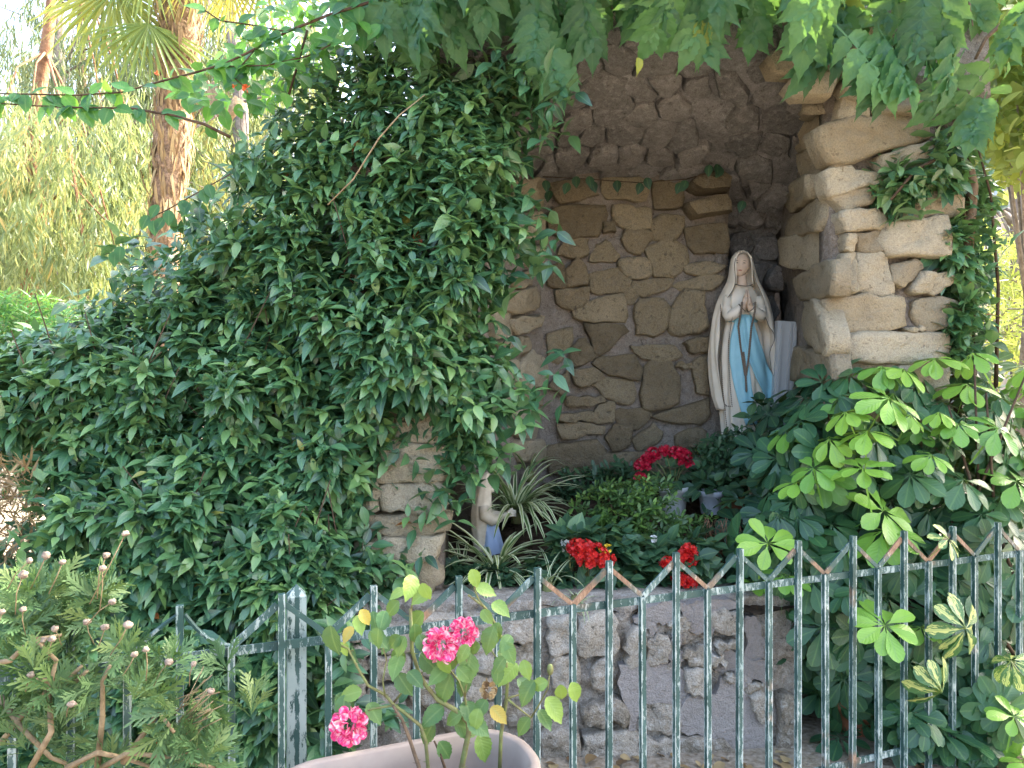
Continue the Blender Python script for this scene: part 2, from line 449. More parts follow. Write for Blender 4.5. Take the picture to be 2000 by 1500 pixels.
MAT['stone'] = stone_mat('shaded_tuff_stone', [(0.15, (0.15, 0.12, 0.075)), (0.45, (0.27, 0.215, 0.135)), (0.7, (0.34, 0.28, 0.18)), (0.95, (0.44, 0.36, 0.24))], mott=(0.24, 0.215, 0.175), bump=1.0)  # same rock as the pier, colour darkened for the shaded interior
MAT['pstone'] = stone_mat('pier_stone', [(0.15, (0.25, 0.20, 0.13)), (0.45, (0.42, 0.35, 0.235)), (0.7, (0.47, 0.405, 0.29)), (0.95, (0.57, 0.49, 0.35))], mott=(0.33, 0.29, 0.225), mott_amt=.45, dark=(0.17, 0.14, 0.10), grain_pits=.3, bump=1.0)
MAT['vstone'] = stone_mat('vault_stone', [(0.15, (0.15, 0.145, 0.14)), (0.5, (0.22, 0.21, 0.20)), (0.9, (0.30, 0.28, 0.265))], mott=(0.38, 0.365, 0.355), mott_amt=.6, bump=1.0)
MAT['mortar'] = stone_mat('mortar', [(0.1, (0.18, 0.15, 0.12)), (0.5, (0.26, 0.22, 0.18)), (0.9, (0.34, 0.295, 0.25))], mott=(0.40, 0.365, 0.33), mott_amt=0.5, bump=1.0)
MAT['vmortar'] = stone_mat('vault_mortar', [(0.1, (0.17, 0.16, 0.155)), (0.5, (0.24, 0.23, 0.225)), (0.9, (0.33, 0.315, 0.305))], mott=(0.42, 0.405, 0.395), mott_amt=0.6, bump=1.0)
MAT['gmortar'] = stone_mat('grey_cement', [(0.1, (0.26, 0.225, 0.18)), (0.5, (0.40, 0.36, 0.31)), (0.9, (0.50, 0.46, 0.41))], mott=(0.60, 0.57, 0.52), mott_amt=0.6, dark=(0.07, 0.06, 0.045), bump=1.0)
MAT['wstone'] = stone_mat('weathered_wall_stone', [(0.1, (0.24, 0.205, 0.15)), (0.5, (0.42, 0.37, 0.30)), (0.9, (0.56, 0.51, 0.43))], mott=(0.62, 0.59, 0.53), mott_amt=0.7, dark=(0.06, 0.055, 0.04), bump=1.0)
MAT['cement'] = stone_mat('smooth_cement', [(0.1, (0.25, 0.225, 0.205)), (0.5, (0.33, 0.30, 0.28)), (0.9, (0.42, 0.39, 0.365))], mott=(0.27, 0.245, 0.22), mott_amt=0.5, dark=(0.22, 0.20, 0.185), bump=0.9, grain_pits=0.2)
MAT['soil'] = simple_mat('soil', (0.075, 0.052, 0.035), 0.95, 0.3, 30, 0.8, 0.1, col2=(0.025, 0.018, 0.012), dist=0.03)
MAT['bark'] = simple_mat('bark', (0.20, 0.14, 0.09), 0.9, 0.3, 30, 0.8, 0.2, col2=(0.07, 0.05, 0.035))
MAT['gbark'] = simple_mat('grey_bark', (0.26, 0.23, 0.20), 0.9, 0.3, 18, 0.8, 0.2, col2=(0.12, 0.10, 0.09))
MAT['rbark'] = simple_mat('red_bark', (0.33, 0.19, 0.11), 0.9, 0.3, 14, 0.9, 0.2, col2=(0.16, 0.08, 0.045), dist=0.03)
MAT['palmbark'] = simple_mat('palm_fibre', (0.40, 0.27, 0.17), 0.9, 0.3, 26, 1.0, 0.2, col2=(0.13, 0.085, 0.055), dist=0.03)
MAT['stem'] = simple_mat('dark_stem', (0.10, 0.065, 0.04), 0.8, 0.3, 40, 0.3, 0.2)
MAT['gstem'] = simple_mat('green_stem', (0.17, 0.21, 0.07), 0.6, 0.2, 40, 0.2, 0.3, col2=(0.13, 0.10, 0.05))
MAT['tstem'] = simple_mat('tan_stem', (0.33, 0.25, 0.15), 0.8, 0.2, 40, 0.3, 0.2, col2=(0.17, 0.12, 0.07))
MAT['terra'] = simple_mat('terracotta', (0.42, 0.17, 0.09), 0.8, 0.15, 15, 0.1, 0.3)
MAT['taupe'] = simple_mat('taupe_plastic', (0.33, 0.275, 0.24), 0.5, 0.10, 9, 0.06, 0.35)
MAT['potgrey'] = simple_mat('grey_pot_plastic', (0.40, 0.42, 0.46), 0.5, 0.06, 10, 0.03, 0.4)
MAT['potwhite'] = simple_mat('white_pot_plastic', (0.80, 0.80, 0.79), 0.45, 0.05, 10, 0.03, 0.4)
MAT['plaster'] = simple_mat('cream_paint', (0.74, 0.68, 0.58), 0.42, 0.05, 9, 0.03, 0.45, col2=(0.66, 0.58, 0.46))
MAT['skin'] = simple_mat('painted_skin', (0.68, 0.52, 0.40), 0.5, 0.05, 12, 0.02, 0.4)
MAT['blue'] = simple_mat('sky_blue_paint', (0.30, 0.57, 0.66), 0.45, 0.05, 10, 0.03, 0.4, col2=(0.24, 0.50, 0.60))
MAT['trim'] = simple_mat('dark_gilt_trim', (0.13, 0.10, 0.07), 0.5, 0.2, 60, 0.1, 0.4)
MAT['lip'] = simple_mat('painted_lip', (0.45, 0.15, 0.12), 0.5, 0.05, 12, 0.02)
MAT['eye'] = simple_mat('painted_eye', (0.07, 0.06, 0.055), 0.4, 0.05, 12, 0.02)
MAT['bead'] = simple_mat('brown_beads', (0.20, 0.15, 0.11), 0.4, 0.2, 90, 0.1, 0.5)
MAT['hoodk'] = simple_mat('beige_paint', (0.68, 0.60, 0.48), 0.6, 0.1, 14, 0.1, 0.3, col2=(0.48, 0.39, 0.28))
MAT['skirtk'] = simple_mat('pale_blue_paint', (0.36, 0.46, 0.66), 0.55, 0.05, 14, 0.05, 0.3)
MAT['perspex'] = simple_mat('grey_translucent_plastic', (0.42, 0.43, 0.43), 0.3, 0.06, 7, 0.02, 0.5)
MAT['facade'] = simple_mat('pinkish_render', (0.62, 0.50, 0.41), 0.85, 0.05, 2, 0.1, 0.2)
MAT['pilaster'] = simple_mat('dark_tile', (0.14, 0.12, 0.11), 0.7, 0.1, 6, 0.1, 0.3)
MAT['wframe'] = simple_mat('white_frame', (0.72, 0.72, 0.70), 0.5, 0.05, 6, 0.05)
MAT['glass'] = simple_mat('window_glass', (0.30, 0.36, 0.42), 0.08, 0.05, 2, 0.0, 0.8)
MAT['wire'] = simple_mat('dark_wire', (0.05, 0.05, 0.05), 0.6, 0.1, 20, 0.05)
MAT['dhead'] = simple_mat('dried_flower_head', (0.36, 0.29, 0.23), 0.9, 0.2, 160, 0.8, 0.1, col2=(0.14, 0.105, 0.08), dist=.004)
MAT['twine'] = simple_mat('green_tie', (0.05, 0.35, 0.22), 0.5, 0.1, 20, 0.05)

# peeling green paint
def paint_mat(name, rust_amt, bias=0.0):
    m, nt, b, out = newmat(name)
    tc = nd(nt, 'ShaderNodeTexCoord'); oi = nd(nt, 'ShaderNodeObjectInfo')
    off = nd(nt, 'ShaderNodeVectorMath', {0: tc.outputs['Object'], 1: oi.outputs['Location']}, operation='ADD').outputs[0]
    st = nd(nt, 'ShaderNodeVectorMath', {0: off, 1: (1, 1, 0.35)}, operation='MULTIPLY').outputs[0]
    n1 = nd(nt, 'ShaderNodeTexNoise', {'Vector': st, 'Scale': 75.0, 'Detail': 6.0, 'Roughness': 0.75})
    n2 = nd(nt, 'ShaderNodeTexNoise', {'Vector': off, 'Scale': 9.0, 'Detail': 3.0})
    n3 = nd(nt, 'ShaderNodeTexNoise', {'Vector': off, 'Scale': 5.0, 'Detail': 4.0})
    col = ramp(nt, n2.outputs[0], [(0.3, (0.020, 0.058, 0.050)), (0.5, (0.034, 0.085, 0.076)), (0.75, (0.09, 0.155, 0.145))])
    geo = nd(nt, 'ShaderNodeNewGeometry')
    side = mth(nt, 'ABSOLUTE', nd(nt, 'ShaderNodeSeparateXYZ', {0: geo.outputs['Normal']}).outputs[0])
    chip = mth(nt, 'ADD', n1.outputs[0], mth(nt, 'MULTIPLY', mth(nt, 'SUBTRACT', n2.outputs[0], 0.5), 0.35))
    da = mth(nt, 'ABSOLUTE', nd(nt, 'ShaderNodeVectorMath', {0: tc.outputs['Object'], 1: (0.9376, 0.3478, 0)}, operation='DOT_PRODUCT').outputs['Value'])
    db = mth(nt, 'ABSOLUTE', nd(nt, 'ShaderNodeVectorMath', {0: tc.outputs['Object'], 1: (0.3478, -0.9376, 0)}, operation='DOT_PRODUCT').outputs['Value'])
    edge = ramp(nt, mth(nt, 'MULTIPLY', mth(nt, 'MINIMUM', da, db), 100.0), [(0.45, 0.0), (0.80, 1.0)])
    chip = mth(nt, 'ADD', chip, mth(nt, 'MULTIPLY', edge, 0.17))
    chip = mth(nt, 'ADD', chip, bias)
    mk = ramp(nt, chip, [(0.57, 0.0), (0.63, 0.95)])
    col = mixc(nt, mk, col, ramp(nt, n3.outputs[0], [(0.3, (0.24, 0.33, 0.31)), (0.7, (0.48, 0.53, 0.50))]))
    rk = mth(nt, 'MULTIPLY', ramp(nt, mth(nt, 'ADD', n3.outputs[0], rust_amt), [(0.58, 0.0), (0.68, 1.0)]), 0.85)
    rust = ramp(nt, n1.outputs[0], [(0.35, (0.13, 0.06, 0.035)), (0.6, (0.38, 0.22, 0.13)), (0.75, (0.50, 0.42, 0.36))])
    col = mixc(nt, rk, col, rust)
    nt.links.new(col, b.inputs['Base Color'])
    b.inputs['Roughness'].default_value = 0.5
    bp = nd(nt, 'ShaderNodeBump', {'Strength': 0.5, 'Distance': 0.003, 'Height': mk})
    nt.links.new(bp.outputs[0], b.inputs['Normal'])
    return m
MAT['paint'] = paint_mat('peeling_green_paint', -0.06)
MAT['railp'] = paint_mat('worn_rail_paint', -0.04, 0.05)
MAT['rusty'] = paint_mat('rusty_green_paint', 0.10)

# ------------------------------------------------------------------ ground
m, nt, b, out = newmat('ground')
tc = nd(nt, 'ShaderNodeTexCoord')
n1 = nd(nt, 'ShaderNodeTexNoise', {'Vector': tc.outputs['Object'], 'Scale': 1.2, 'Detail': 6.0})
n2 = nd(nt, 'ShaderNodeTexNoise', {'Vector': tc.outputs['Object'], 'Scale': 40.0, 'Detail': 4.0})
c = ramp(nt, n1.outputs[0], [(0.3, (0.20, 0.15, 0.09)), (0.5, (0.30, 0.24, 0.16)), (0.7, (0.36, 0.29, 0.17))])
c = mixc(nt, 0.5, c, ramp(nt, n2.outputs[0], [(0.35, (0.12, 0.09, 0.06)), (0.65, (0.42, 0.38, 0.33))]))
nt.links.new(c, b.inputs['Base Color']); b.inputs['Roughness'].default_value = 0.95
bp = nd(nt, 'ShaderNodeBump', {'Strength': 0.6, 'Distance': 0.02, 'Height': n2.outputs[0]}); nt.links.new(bp.outputs[0], b.inputs['Normal'])
MAT['ground'] = m
g = MB(); g.add([(-400, -30, 0), (400, -30, 0), (400, 800, 0), (-400, 800, 0)], [(0, 1, 2, 3)])
props(g.build('ground', MAT['ground'], None, False), kind='structure')

# ------------------------------------------------------------------ polygon tools
def in_poly(x, y, poly):
    x = np.asarray(x); y = np.asarray(y); c = np.zeros(x.shape, bool)
    n = len(poly)
    for i in range(n):
        x0, y0 = poly[i]; x1, y1 = poly[(i + 1) % n]
        if y0 == y1: continue
        k = ((y0 > y) != (y1 > y)) & (x < (x1 - x0) * (y - y0) / (y1 - y0) + x0)
        c ^= k
    return c

def edge_dist(x, y, poly):
    d = np.full(np.shape(x), 1e9)
    n = len(poly)
    for i in range(n):
        x0, y0 = poly[i]; x1, y1 = poly[(i + 1) % n]
        dx, dy = x1 - x0, y1 - y0
        t = np.clip(((x - x0) * dx + (y - y0) * dy) / max(dx * dx + dy * dy, 1e-6), 0, 1)
        d = np.minimum(d, np.hypot(x - x0 - t * dx, y - y0 - t * dy))
    return d

def sample_poly(poly, n, rng=RNG):
    a = np.array(poly); lo = a.min(0); hi = a.max(0)
    X = np.empty(0); Y = np.empty(0)
    while len(X) < n:
        x = rng.uniform(lo[0], hi[0], n * 2); y = rng.uniform(lo[1], hi[1], n * 2)
        k = in_poly(x, y, poly); X = np.concatenate([X, x[k]]); Y = np.concatenate([Y, y[k]])
    return X[:n], Y[:n]

def bulge(px, py, poly, Y0, R, T, amp, freq, front=1.0):
    """depth of the inflated outline: a rounded body standing at its own distance"""
    d = np.clip(edge_dist(px, py, poly) / R, 0, 1)
    base = Y0(px, py)
    y = base + T - front * T * np.sqrt(np.maximum(1 - (1 - d) ** 2, 0))
    q = np.stack([px * freq, py * freq, np.zeros_like(px) + 3.1], -1)
    return y - front * amp * fbm(q, 3)

def surface(px, py, fn):
    e = 6.0
    p = Pn(px, py, fn(px, py))
    a = Pn(px + e, py, fn(px + e, py)) - Pn(px - e, py, fn(px - e, py))
    b_ = Pn(px, py + e, fn(px, py + e)) - Pn(px, py - e, fn(px, py - e))
    n = unit(np.cross(a, b_))
    s = np.sign((n * (CAMP - p)).sum(-1, keepdims=True)); s[s == 0] = 1
    return p, n * s

def rv(n, rng=RNG):
    return unit(rng.normal(size=(n, 3)))
UP = np.array([0, 0, 1.0])

# ------------------------------------------------------------------ stones
def resample(poly, n, jit):
    poly = [Vector(p) for p in poly]
    L = [(poly[(i + 1) % len(poly)] - poly[i]).length for i in range(len(poly))]
    tot = sum(L); out_ = []
    # keep the corners, add points along the long edges
    extra = max(0, n - len(poly))
    cnt = [0] * len(poly)
    for _ in range(extra):
        i = max(range(len(poly)), key=lambda q: L[q] / (cnt[q] + 1)); cnt[i] += 1
    for i, p in enumerate(poly):
        q = poly[(i + 1) % len(poly)]; r_ = poly[i - 1]
        out_.append(p * 0.93 + (q + r_) * 0.035)
        for k in range(cnt[i]):
            t = (k + 1) / (cnt[i] + 1)
            e = (q - p); nrm = Vector((-e.y, e.x)).normalized() if e.length > 1e-6 else Vector((0, 0))
            out_.append(p.lerp(q, t) + nrm * random.uniform(-jit, jit))
    return out_

def stone_hi(pts, c, to3, nrm, parent, mat, proud, sink, name, size):
    # broken block: outline and face roughened by noise
    n = len(pts); L = Vector(to3(c.x, c.y)); V = []; Fc = []
    tx, ty = random.uniform(-.18, .18), random.uniform(-.18, .18)
    lv = [(1.0, -sink), (1.0, proud * .35), (0.97, proud * .8), (0.91, proud), (0.72, proud * 1.05), (0.48, proud * 1.05), (0.24, proud * 1.05)]
    for (k, h) in lv:
        for p in pts:
            q = c + (p - c) * k; V.append(Vector(to3(q.x, q.y)) + nrm * (h + (0 if h < 0 else (tx * (p - c).x + ty * (p - c).y) * k * .6)))
    V.append(L + nrm * proud * 1.05)
    A = np.array([tuple(v) for v in V]); N = len(V)
    d = .011 * fbm(A * 13, 3) + .010 * fbm(A * 38 + 5, 2); d[:n] = 0
    w = np.stack([vnoise(A * 20 + 3), vnoise(A * 20 + 31), vnoise(A * 20 + 57)], -1) * .008; w[:n] = 0
    A = A + np.array(nrm) * d[:, None] + w - np.array(L)
    for k in range(len(lv) - 1):
        for i in range(n): Fc.append((k * n + i, k * n + (i + 1) % n, (k + 1) * n + (i + 1) % n, (k + 1) * n + i))
    for i in range(n): Fc.append(((len(lv) - 1) * n + i, (len(lv) - 1) * n + (i + 1) % n, N - 1))
    me = bpy.data.meshes.new(name); me.from_pydata([tuple(v) for v in A], [], Fc)
    if me.polygons[-1].normal.dot(nrm) < 0: me.flip_normals()
    me.polygons.foreach_set('use_smooth', np.ones(len(me.polygons), bool))
    for e in me.edges:
        a, b_ = e.vertices
        if n <= a < 2 * n and n <= b_ < 2 * n: e.use_edge_sharp = True
    return link(name, me, parent, mat, L)

def stone(poly2, to3, nrm, parent, mat, proud=0.02, sink=0.05, n=11, rough=0.008, name='stone', flat=False, grow=1.19, hi=False):
    """poly2: outline in wall coordinates (metres); to3 maps (s,t)->world; nrm: wall normal"""
    A = sum(poly2[i][0] * poly2[(i + 1) % len(poly2)][1] - poly2[(i + 1) % len(poly2)][0] * poly2[i][1] for i in range(len(poly2)))
    if A < 0: poly2 = poly2[::-1]
    cg = sum((Vector(p) for p in poly2), Vector((0, 0))) / len(poly2)
    poly2 = [cg + (Vector(p) - cg) * grow for p in poly2]
    pts = resample(poly2, n, rough)
    n = len(pts)
    c = sum(pts, Vector((0, 0))) / n
    size = sum((p - c).length for p in pts) / n
    tilt = Vector((random.uniform(-.12, .12), random.uniform(-.12, .12)))
    rings = []
    if hi: return stone_hi(pts, c, to3, nrm, parent, mat, proud, sink, name, size)
    ch = min(0.10, 0.012 / max(size, 0.02))
    for sc_, h, j in ((1.0, -sink, 0), (1.0, proud * 0.45, 0.003), (1.0 - ch - 0.02, proud, 0.006), (0.55, proud * 1.05 + 0.003, 0.008)):
        ring = []
        for p in pts:
            q = c + (p - c) * sc_
            hh = h + random.uniform(-j, j)
            if h > 0: hh += tilt.dot(p - c) * sc_ * 0.8
            ring.append(Vector(to3(q.x, q.y)) + nrm * hh)
        rings.append(ring)
    cen = Vector(to3(c.x, c.y)) + nrm * (proud * 1.1 + random.uniform(-0.004, 0.008))
    L = Vector(to3(c.x, c.y))
    V = [v - L for r_ in rings for v in r_] + [cen - L]
    Fc = []
    for k in range(1 if flat else 3):
        for i in range(n):
            a, b_ = k * n + i, k * n + (i + 1) % n
            Fc.append((a, b_, b_ + n, a + n))
    if flat:
        V = V[:2 * n]; Fc.append(tuple(range(n, 2 * n)))
    else:
        for i in range(n):
            Fc.append((3 * n + i, 3 * n + (i + 1) % n, 4 * n))
    me = bpy.data.meshes.new(name); me.from_pydata([tuple(v) for v in V], [], Fc)
    # outward winding
    if me.polygons[-1].normal.dot(nrm) < 0: me.flip_normals()
    me.polygons.foreach_set('use_smooth', np.ones(len(me.polygons), bool))
    for e in me.edges:
        a, b_ = e.vertices
        if n <= a < 3 * n and n <= b_ < 3 * n and (a // n == b_ // n): e.use_edge_sharp = True
    return link(name, me, parent, mat, L)

class Wall:
    """vertical plane through A and B (x,Y); pixel -> (s,t) on it"""
    def __init__(s, A, B, lean=0.0):
        s.A = Vector((A[0], A[1])); s.B = Vector((B[0], B[1])); s.d = (s.B - s.A).normalized()
        n = Vector((s.d.y, -s.d.x)); s.n = Vector((n.x, n.y, 0))
        mid = (s.A + s.B) / 2
        if s.n.dot(Vector((-mid.x, -mid.y, 0))) < 0: s.n = -s.n
    def st(s, px, py):
        k = (px - 1000.0) / F
        # (k*Y, Y) = A + q d
        # k*(Ay+q dy) = Ax + q dx
        q = (k * s.A.y - s.A.x) / (s.d.x - k * s.d.y)
        Y = s.A.y + q * s.d.y
        return (q, EYE - (py - HORIZON) / F * Y)
    def p(s, q, t):
        v = s.A + s.d * q
        return Vector((v.x, v.y, t))
    def poly(s, pts):
        return [s.st(*p) for p in pts]

def slab(name, wall, q0, q1, t0, t1, thick, mat, parent, amp=0.02, step=0.05, freq=5.0, back=True):
    """rough mortar face with a body behind it"""
    nx = max(3, int((q1 - q0) / step)); nz = max(3, int((t1 - t0) / step))
    Q, T = np.meshgrid(np.linspace(q0, q1, nx + 1), np.linspace(t0, t1, nz + 1), indexing='ij')
    base = np.stack([wall.A.x + wall.d.x * Q, wall.A.y + wall.d.y * Q, T], -1)
    h = amp * fbm(base * freq, 4)
    n = np.array(wall.n)
    Fv = base + n * (h[..., None] - amp * 0.8)
    W = nz + 1
    V = list(Fv.reshape(-1, 3)); Fc = []
    for i in range(nx):
        for j in range(nz):
            Fc.append((i * W + j, (i + 1) * W + j, (i + 1) * W + j + 1, i * W + j + 1))
    if back:
        o = len(V)
        for (q, t) in ((q0, t0), (q1, t0), (q1, t1), (q0, t1)):
            V.append(np.array(wall.p(q, t)) - n * thick)
        bl = [i * W for i in range(nx + 1)]; br = [nx * W + j for j in range(nz + 1)]
        tl = [i * W + nz for i in range(nx + 1)]; ll = [j for j in range(nz + 1)]
        Fc += [tuple(bl[::-1] + [o, o + 1]), tuple(br[::-1] + [o + 1, o + 2]), tuple(tl + [o + 2, o + 3]), tuple(ll + [o + 3, o]), (o, o + 3, o + 2, o + 1)]
    mb = MB(); mb.add(V, Fc)
    return mb.build(name, mat, parent, True)

# ================================================================== THE GROTTO
grotto = thing('stone_grotto', (0.9, 3.8, 0.0), 'rough stone grotto with an open vaulted niche sheltering the tall statue', 'grotto')
ORG = {}
# --- back wall (plane facing the camera)
wb = Wall((-0.1, 4.42), (1.6, 4.42))
q0 = wb.st(1040, 0)[0]; q1 = wb.st(1425, 0)[0]
back = slab('back_wall', wb, q0, q1, 0.0, 3.3, 0.6, MAT['mortar'], grotto, 0.022, 0.04)
Z1 = lambda pts: [(940 + x / 2.679, 380 + y / 2.679) for x, y in pts]
BACK = [
 [(365,110),(430,65),(630,60),(640,110),(600,210),(420,215),(370,190)], [(410,290),(450,230),(555,240),(545,320),(450,325),(405,320)],
 [(600,290),(650,240),(720,320),(700,345),(570,350)], [(750,190),(870,190),(885,230),(830,310),(770,290),(740,235)],
 [(890,150),(950,110),(1050,125),(1040,200),(1000,240),(895,235)], [(860,285),(960,245),(1060,280),(1070,350),(1000,430),(910,425),(880,340)],
 [(350,400),(420,350),(440,450),(430,490),(350,470)], [(445,390),(500,335),(545,380),(550,470),(450,485)],
 [(570,420),(720,390),(775,450),(740,510),(580,505)], [(720,350),(850,335),(890,420),(780,440),(730,395)],
 [(790,455),(1000,450),(960,500),(850,535),(800,490)], [(740,480),(770,460),(820,530),(800,570),(735,560)],
 [(390,510),(555,490),(555,560),(490,605),(400,570)], [(500,610),(550,570),(720,530),(740,600),(740,665),(540,660),(500,640)],
 [(810,600),(830,560),(950,560),(980,600),(960,690),(900,735),(820,725)], [(985,700),(1000,600),(1060,510),(1150,520),(1175,690),(1130,720),(1000,720)],
 [(1010,480),(1150,425),(1260,440),(1200,500),(1050,500)], [(545,680),(740,690),(760,720),(700,770),(620,835),(590,790)],
 [(345,740),(470,700),(475,760),(400,880),(350,850)], [(470,800),(540,760),(600,840),(520,890),(465,890)],
 [(790,790),(1000,790),(1040,840),(980,870),(850,860)], [(590,890),(640,850),(800,840),(830,920),(820,965),(680,945)],
 [(840,1040),(860,910),(900,880),(980,880),(1020,960),(1020,1080),(930,1110),(850,1100)], [(350,1000),(450,910),(460,960),(440,1050),(370,1020)],
 [(470,930),(580,910),(640,960),(560,1000),(490,990)], [(600,970),(790,970),(800,1060),(760,1095),(640,1060)],
 [(450,1060),(620,1055),(640,1080),(570,1105),(450,1105)], [(590,1190),(620,1100),(690,1090),(690,1190)],
 [(705,1130),(870,1125),(885,1160),(820,1225),(720,1195)], [(905,1160),(1000,1130),(1180,1070),(1180,1150),(1140,1205),(1000,1190)],
 [(410,1200),(520,1195),(640,1215),(630,1250),(430,1270)], [(410,1150),(590,1140),(580,1185),(420,1185)],
 [(650,1270),(700,1205),(780,1220),(770,1300),(690,1335)], [(790,1280),(900,1200),(940,1240),(920,1300),(830,1340)],
 [(1020,1260),(1080,1230),(1165,1240),(1140,1320),(1030,1330)], [(360,1320),(600,1290),(640,1340),(600,1460),(370,1450)],
 [(1070,180),(1270,150),(1280,300),(1120,300)], [(1060,370),(1200,350),(1270,380),(1200,420),(1080,410)],
 [(1060,780),(1190,740),(1190,820),(1110,830)], [(1110,880),(1180,850),(1185,1050),(1130,1030)], [(1030,880),(1100,880),(1110,915),(1020,905)],
 [(690,60),(880,80),(880,170),(760,180),(700,130)], [(640,150),(690,140),(700,200),(640,200)], [(360,-60),(560,-70),(600,0),(420,40)],
 [(640,-80),(860,-70),(850,30),(660,20)], [(900,-60),(1040,-70),(1040,60),(910,70)],
 [(640,1360),(860,1350),(880,1470),(650,1470)], [(900,1350),(1120,1350),(1130,1460),(900,1460)]]
for pl in BACK:
    stone(wb.poly(Z1(pl)), wb.p, wb.n, back, MAT['stone'], random.uniform(0.010, 0.042), n=14, rough=.01, hi=True)
# jutting stones above the niche edge
for pl, pr in (([(1060,60),(1270,15),(1290,95),(1110,125)], 0.10), ([(1075,-35),(1110,-70),(1230,-85),(1270,-60),(1268,-10),(1130,0)], 0.16)):
    stone(wb.poly(Z1(pl)), wb.p, wb.n, back, MAT['stone'], pr)
# --- statue niche: recessed back and left cheek
wn_ = Wall((1.1, 4.70), (2.3, 4.70))
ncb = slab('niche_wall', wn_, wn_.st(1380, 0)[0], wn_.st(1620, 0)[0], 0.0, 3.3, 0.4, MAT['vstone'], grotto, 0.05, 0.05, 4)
def grid_stones(wall, pxr, pyr, nx, ny, parent, mat, proud, jitter=0.25, fill=0.8, brick=True, rough=0.01):
    (x0, x1), (y0, y1) = pxr, pyr
    for j in range(ny):
        off_ = (0.5 if (j % 2 and brick) else 0.0)
        for i in range(nx + 1):
            cx = x0 + (i - off_ + 0.5) * (x1 - x0) / nx; cy_ = y0 + (j + 0.5) * (y1 - y0) / ny
            if cx < x0 - 2 or cx > x1 + 2: continue
            hw = (x1 - x0) / nx / 2 * random.uniform(fill - jitter * .6, fill + .18); hh = (y1 - y0) / ny / 2 * random.uniform(fill - jitter * .4, fill + .12)
            cx += random.uniform(-.2, .2) * hw; cy_ += random.uniform(-.2, .2) * hh
            pl = [(cx + hw * math.cos(a) * random.uniform(0.9, 1.35), cy_ + hh * math.sin(a) * random.uniform(0.9, 1.35)) for a in [k * math.pi / 3 + random.uniform(-.25, .25) for k in range(6)]]
            stone(wall.poly(pl), wall.p, wall.n, parent, mat, random.uniform(*proud), rough=rough)
grid_stones(wn_, (1420, 1570), (330, 880), 3, 9, ncb, MAT['vstone'], (0.02, 0.06))
wcheek = Wall((1.30, 4.42), (1.30, 4.70)); wcheek.n = Vector((1, 0, 0))
slab('niche_cheek', wcheek, 0.0, 0.28, 0.0, 3.2, 0.08, MAT['mortar'], grotto, 0.015, 0.06)
# --- right inner side wall
wr = Wall((1.47, 3.42), (1.72, 4.97))
wr.n = Vector((-1, 0.16, 0)).normalized()
rin = slab('side_wall', wr, 0.03, 1.57, 0.0, 3.35, 0.08, MAT['mortar'], grotto, 0.03, 0.06, 4)
RIN = [[(1545,470),(1600,450),(1612,500),(1580,525),(1550,515)], [(1562,545),(1610,515),(1632,510),(1634,575),(1570,582)], [(1570,595),(1615,590),(1632,650),(1632,690),(1572,660)],
 [(1565,680),(1632,695),(1636,745),(1562,740)], [(1550,430),(1598,392),(1612,400),(1610,445),(1552,462)], [(1530,395),(1570,350),(1604,345),(1598,386),(1545,412)],
 [(1560,755),(1634,760),(1634,820),(1562,812)], [(1575,300),(1618,290),(1622,335),(1580,345)], [(1560,250),(1600,230),(1622,280),(1570,295)], [(1545,200),(1590,170),(1610,220),(1560,240)],
 [(1555,830),(1632,830),(1632,900),(1560,900)]]
for pl in RIN:
    stone(wr.poly(pl), wr.p, wr.n, rin, MAT['pstone'], random.uniform(0.02, 0.05), n=20, hi=True)
# --- right pier, front face
wp = Wall((1.44, 3.42), (2.10, 3.46))
pq0 = wp.st(1624, 500)[0]; pq1 = wp.st(1838, 500)[0]
pier = slab('right_pier', wp, pq0, pq1, 0.0, 3.35, 0.12, MAT['mortar'], grotto, 0.022, 0.045, 6)
wrb = Wall((1.80, 3.52), (2.06, 3.54)); slab('pier_body', wrb, -0.01, 0.24, 0.0, 3.3, 1.35, MAT['mortar'], grotto, 0.02, 0.1, 4)
PIER = [[(1592,262),(1640,240),(1790,235),(1798,275),(1700,300),(1640,320),(1618,318)], [(1606,340),(1640,328),(1700,342),(1712,366),(1690,362),(1618,384)],
 [(1618,380),(1650,372),(1710,372),(1694,400),(1640,416)], [(1755,385),(1850,378),(1860,412),(1845,425),(1725,425)], [(1632,420),(1700,414),(1722,430),(1712,450),(1640,455)],
 [(1718,438),(1832,428),(1834,500),(1722,500),(1712,470)], [(1665,460),(1712,452),(1718,494),(1672,490)], [(1672,498),(1722,504),(1737,572),(1732,580),(1670,570)],
 [(1737,520),(1785,510),(1790,525),(1760,560),(1737,555)], [(1790,532),(1845,540),(1850,552),(1815,577),(1775,567)], [(1616,590),(1640,580),(1750,586),(1753,635),(1720,645),(1625,648)],
 [(1785,592),(1830,582),(1862,600),(1863,635),(1805,645),(1787,622)], [(1645,660),(1700,652),(1835,652),(1837,690),(1800,710),(1650,704)], [(1640,716),(1740,714),(1742,770),(1640,775)],
 [(1750,716),(1836,715),(1836,775),(1752,772)], [(1636,785),(1800,783),(1800,860),(1640,860)], [(1636,200),(1682,205),(1684,236),(1630,238)], [(1700,170),(1790,150),(1800,225),(1705,228)],
 [(1640,120),(1700,110),(1700,160),(1640,190)], [(1720,80),(1800,70),(1800,140),(1716,150)], [(1640,500),(1664,496),(1664,570),(1640,568)], [(1715,310),(1800,285),(1830,330),(1800,372),(1720,372)],
 [(1760,645),(1790,640),(1792,650),(1765,650)], [(1640,460),(1660,460),(1662,490),(1642,490)]]
for pl in PIER:
    stone(wp.poly(pl), wp.p, wp.n, pier, MAT['pstone'], random.uniform(0.03, 0.07), 0.06, 20, 0.008, hi=True)
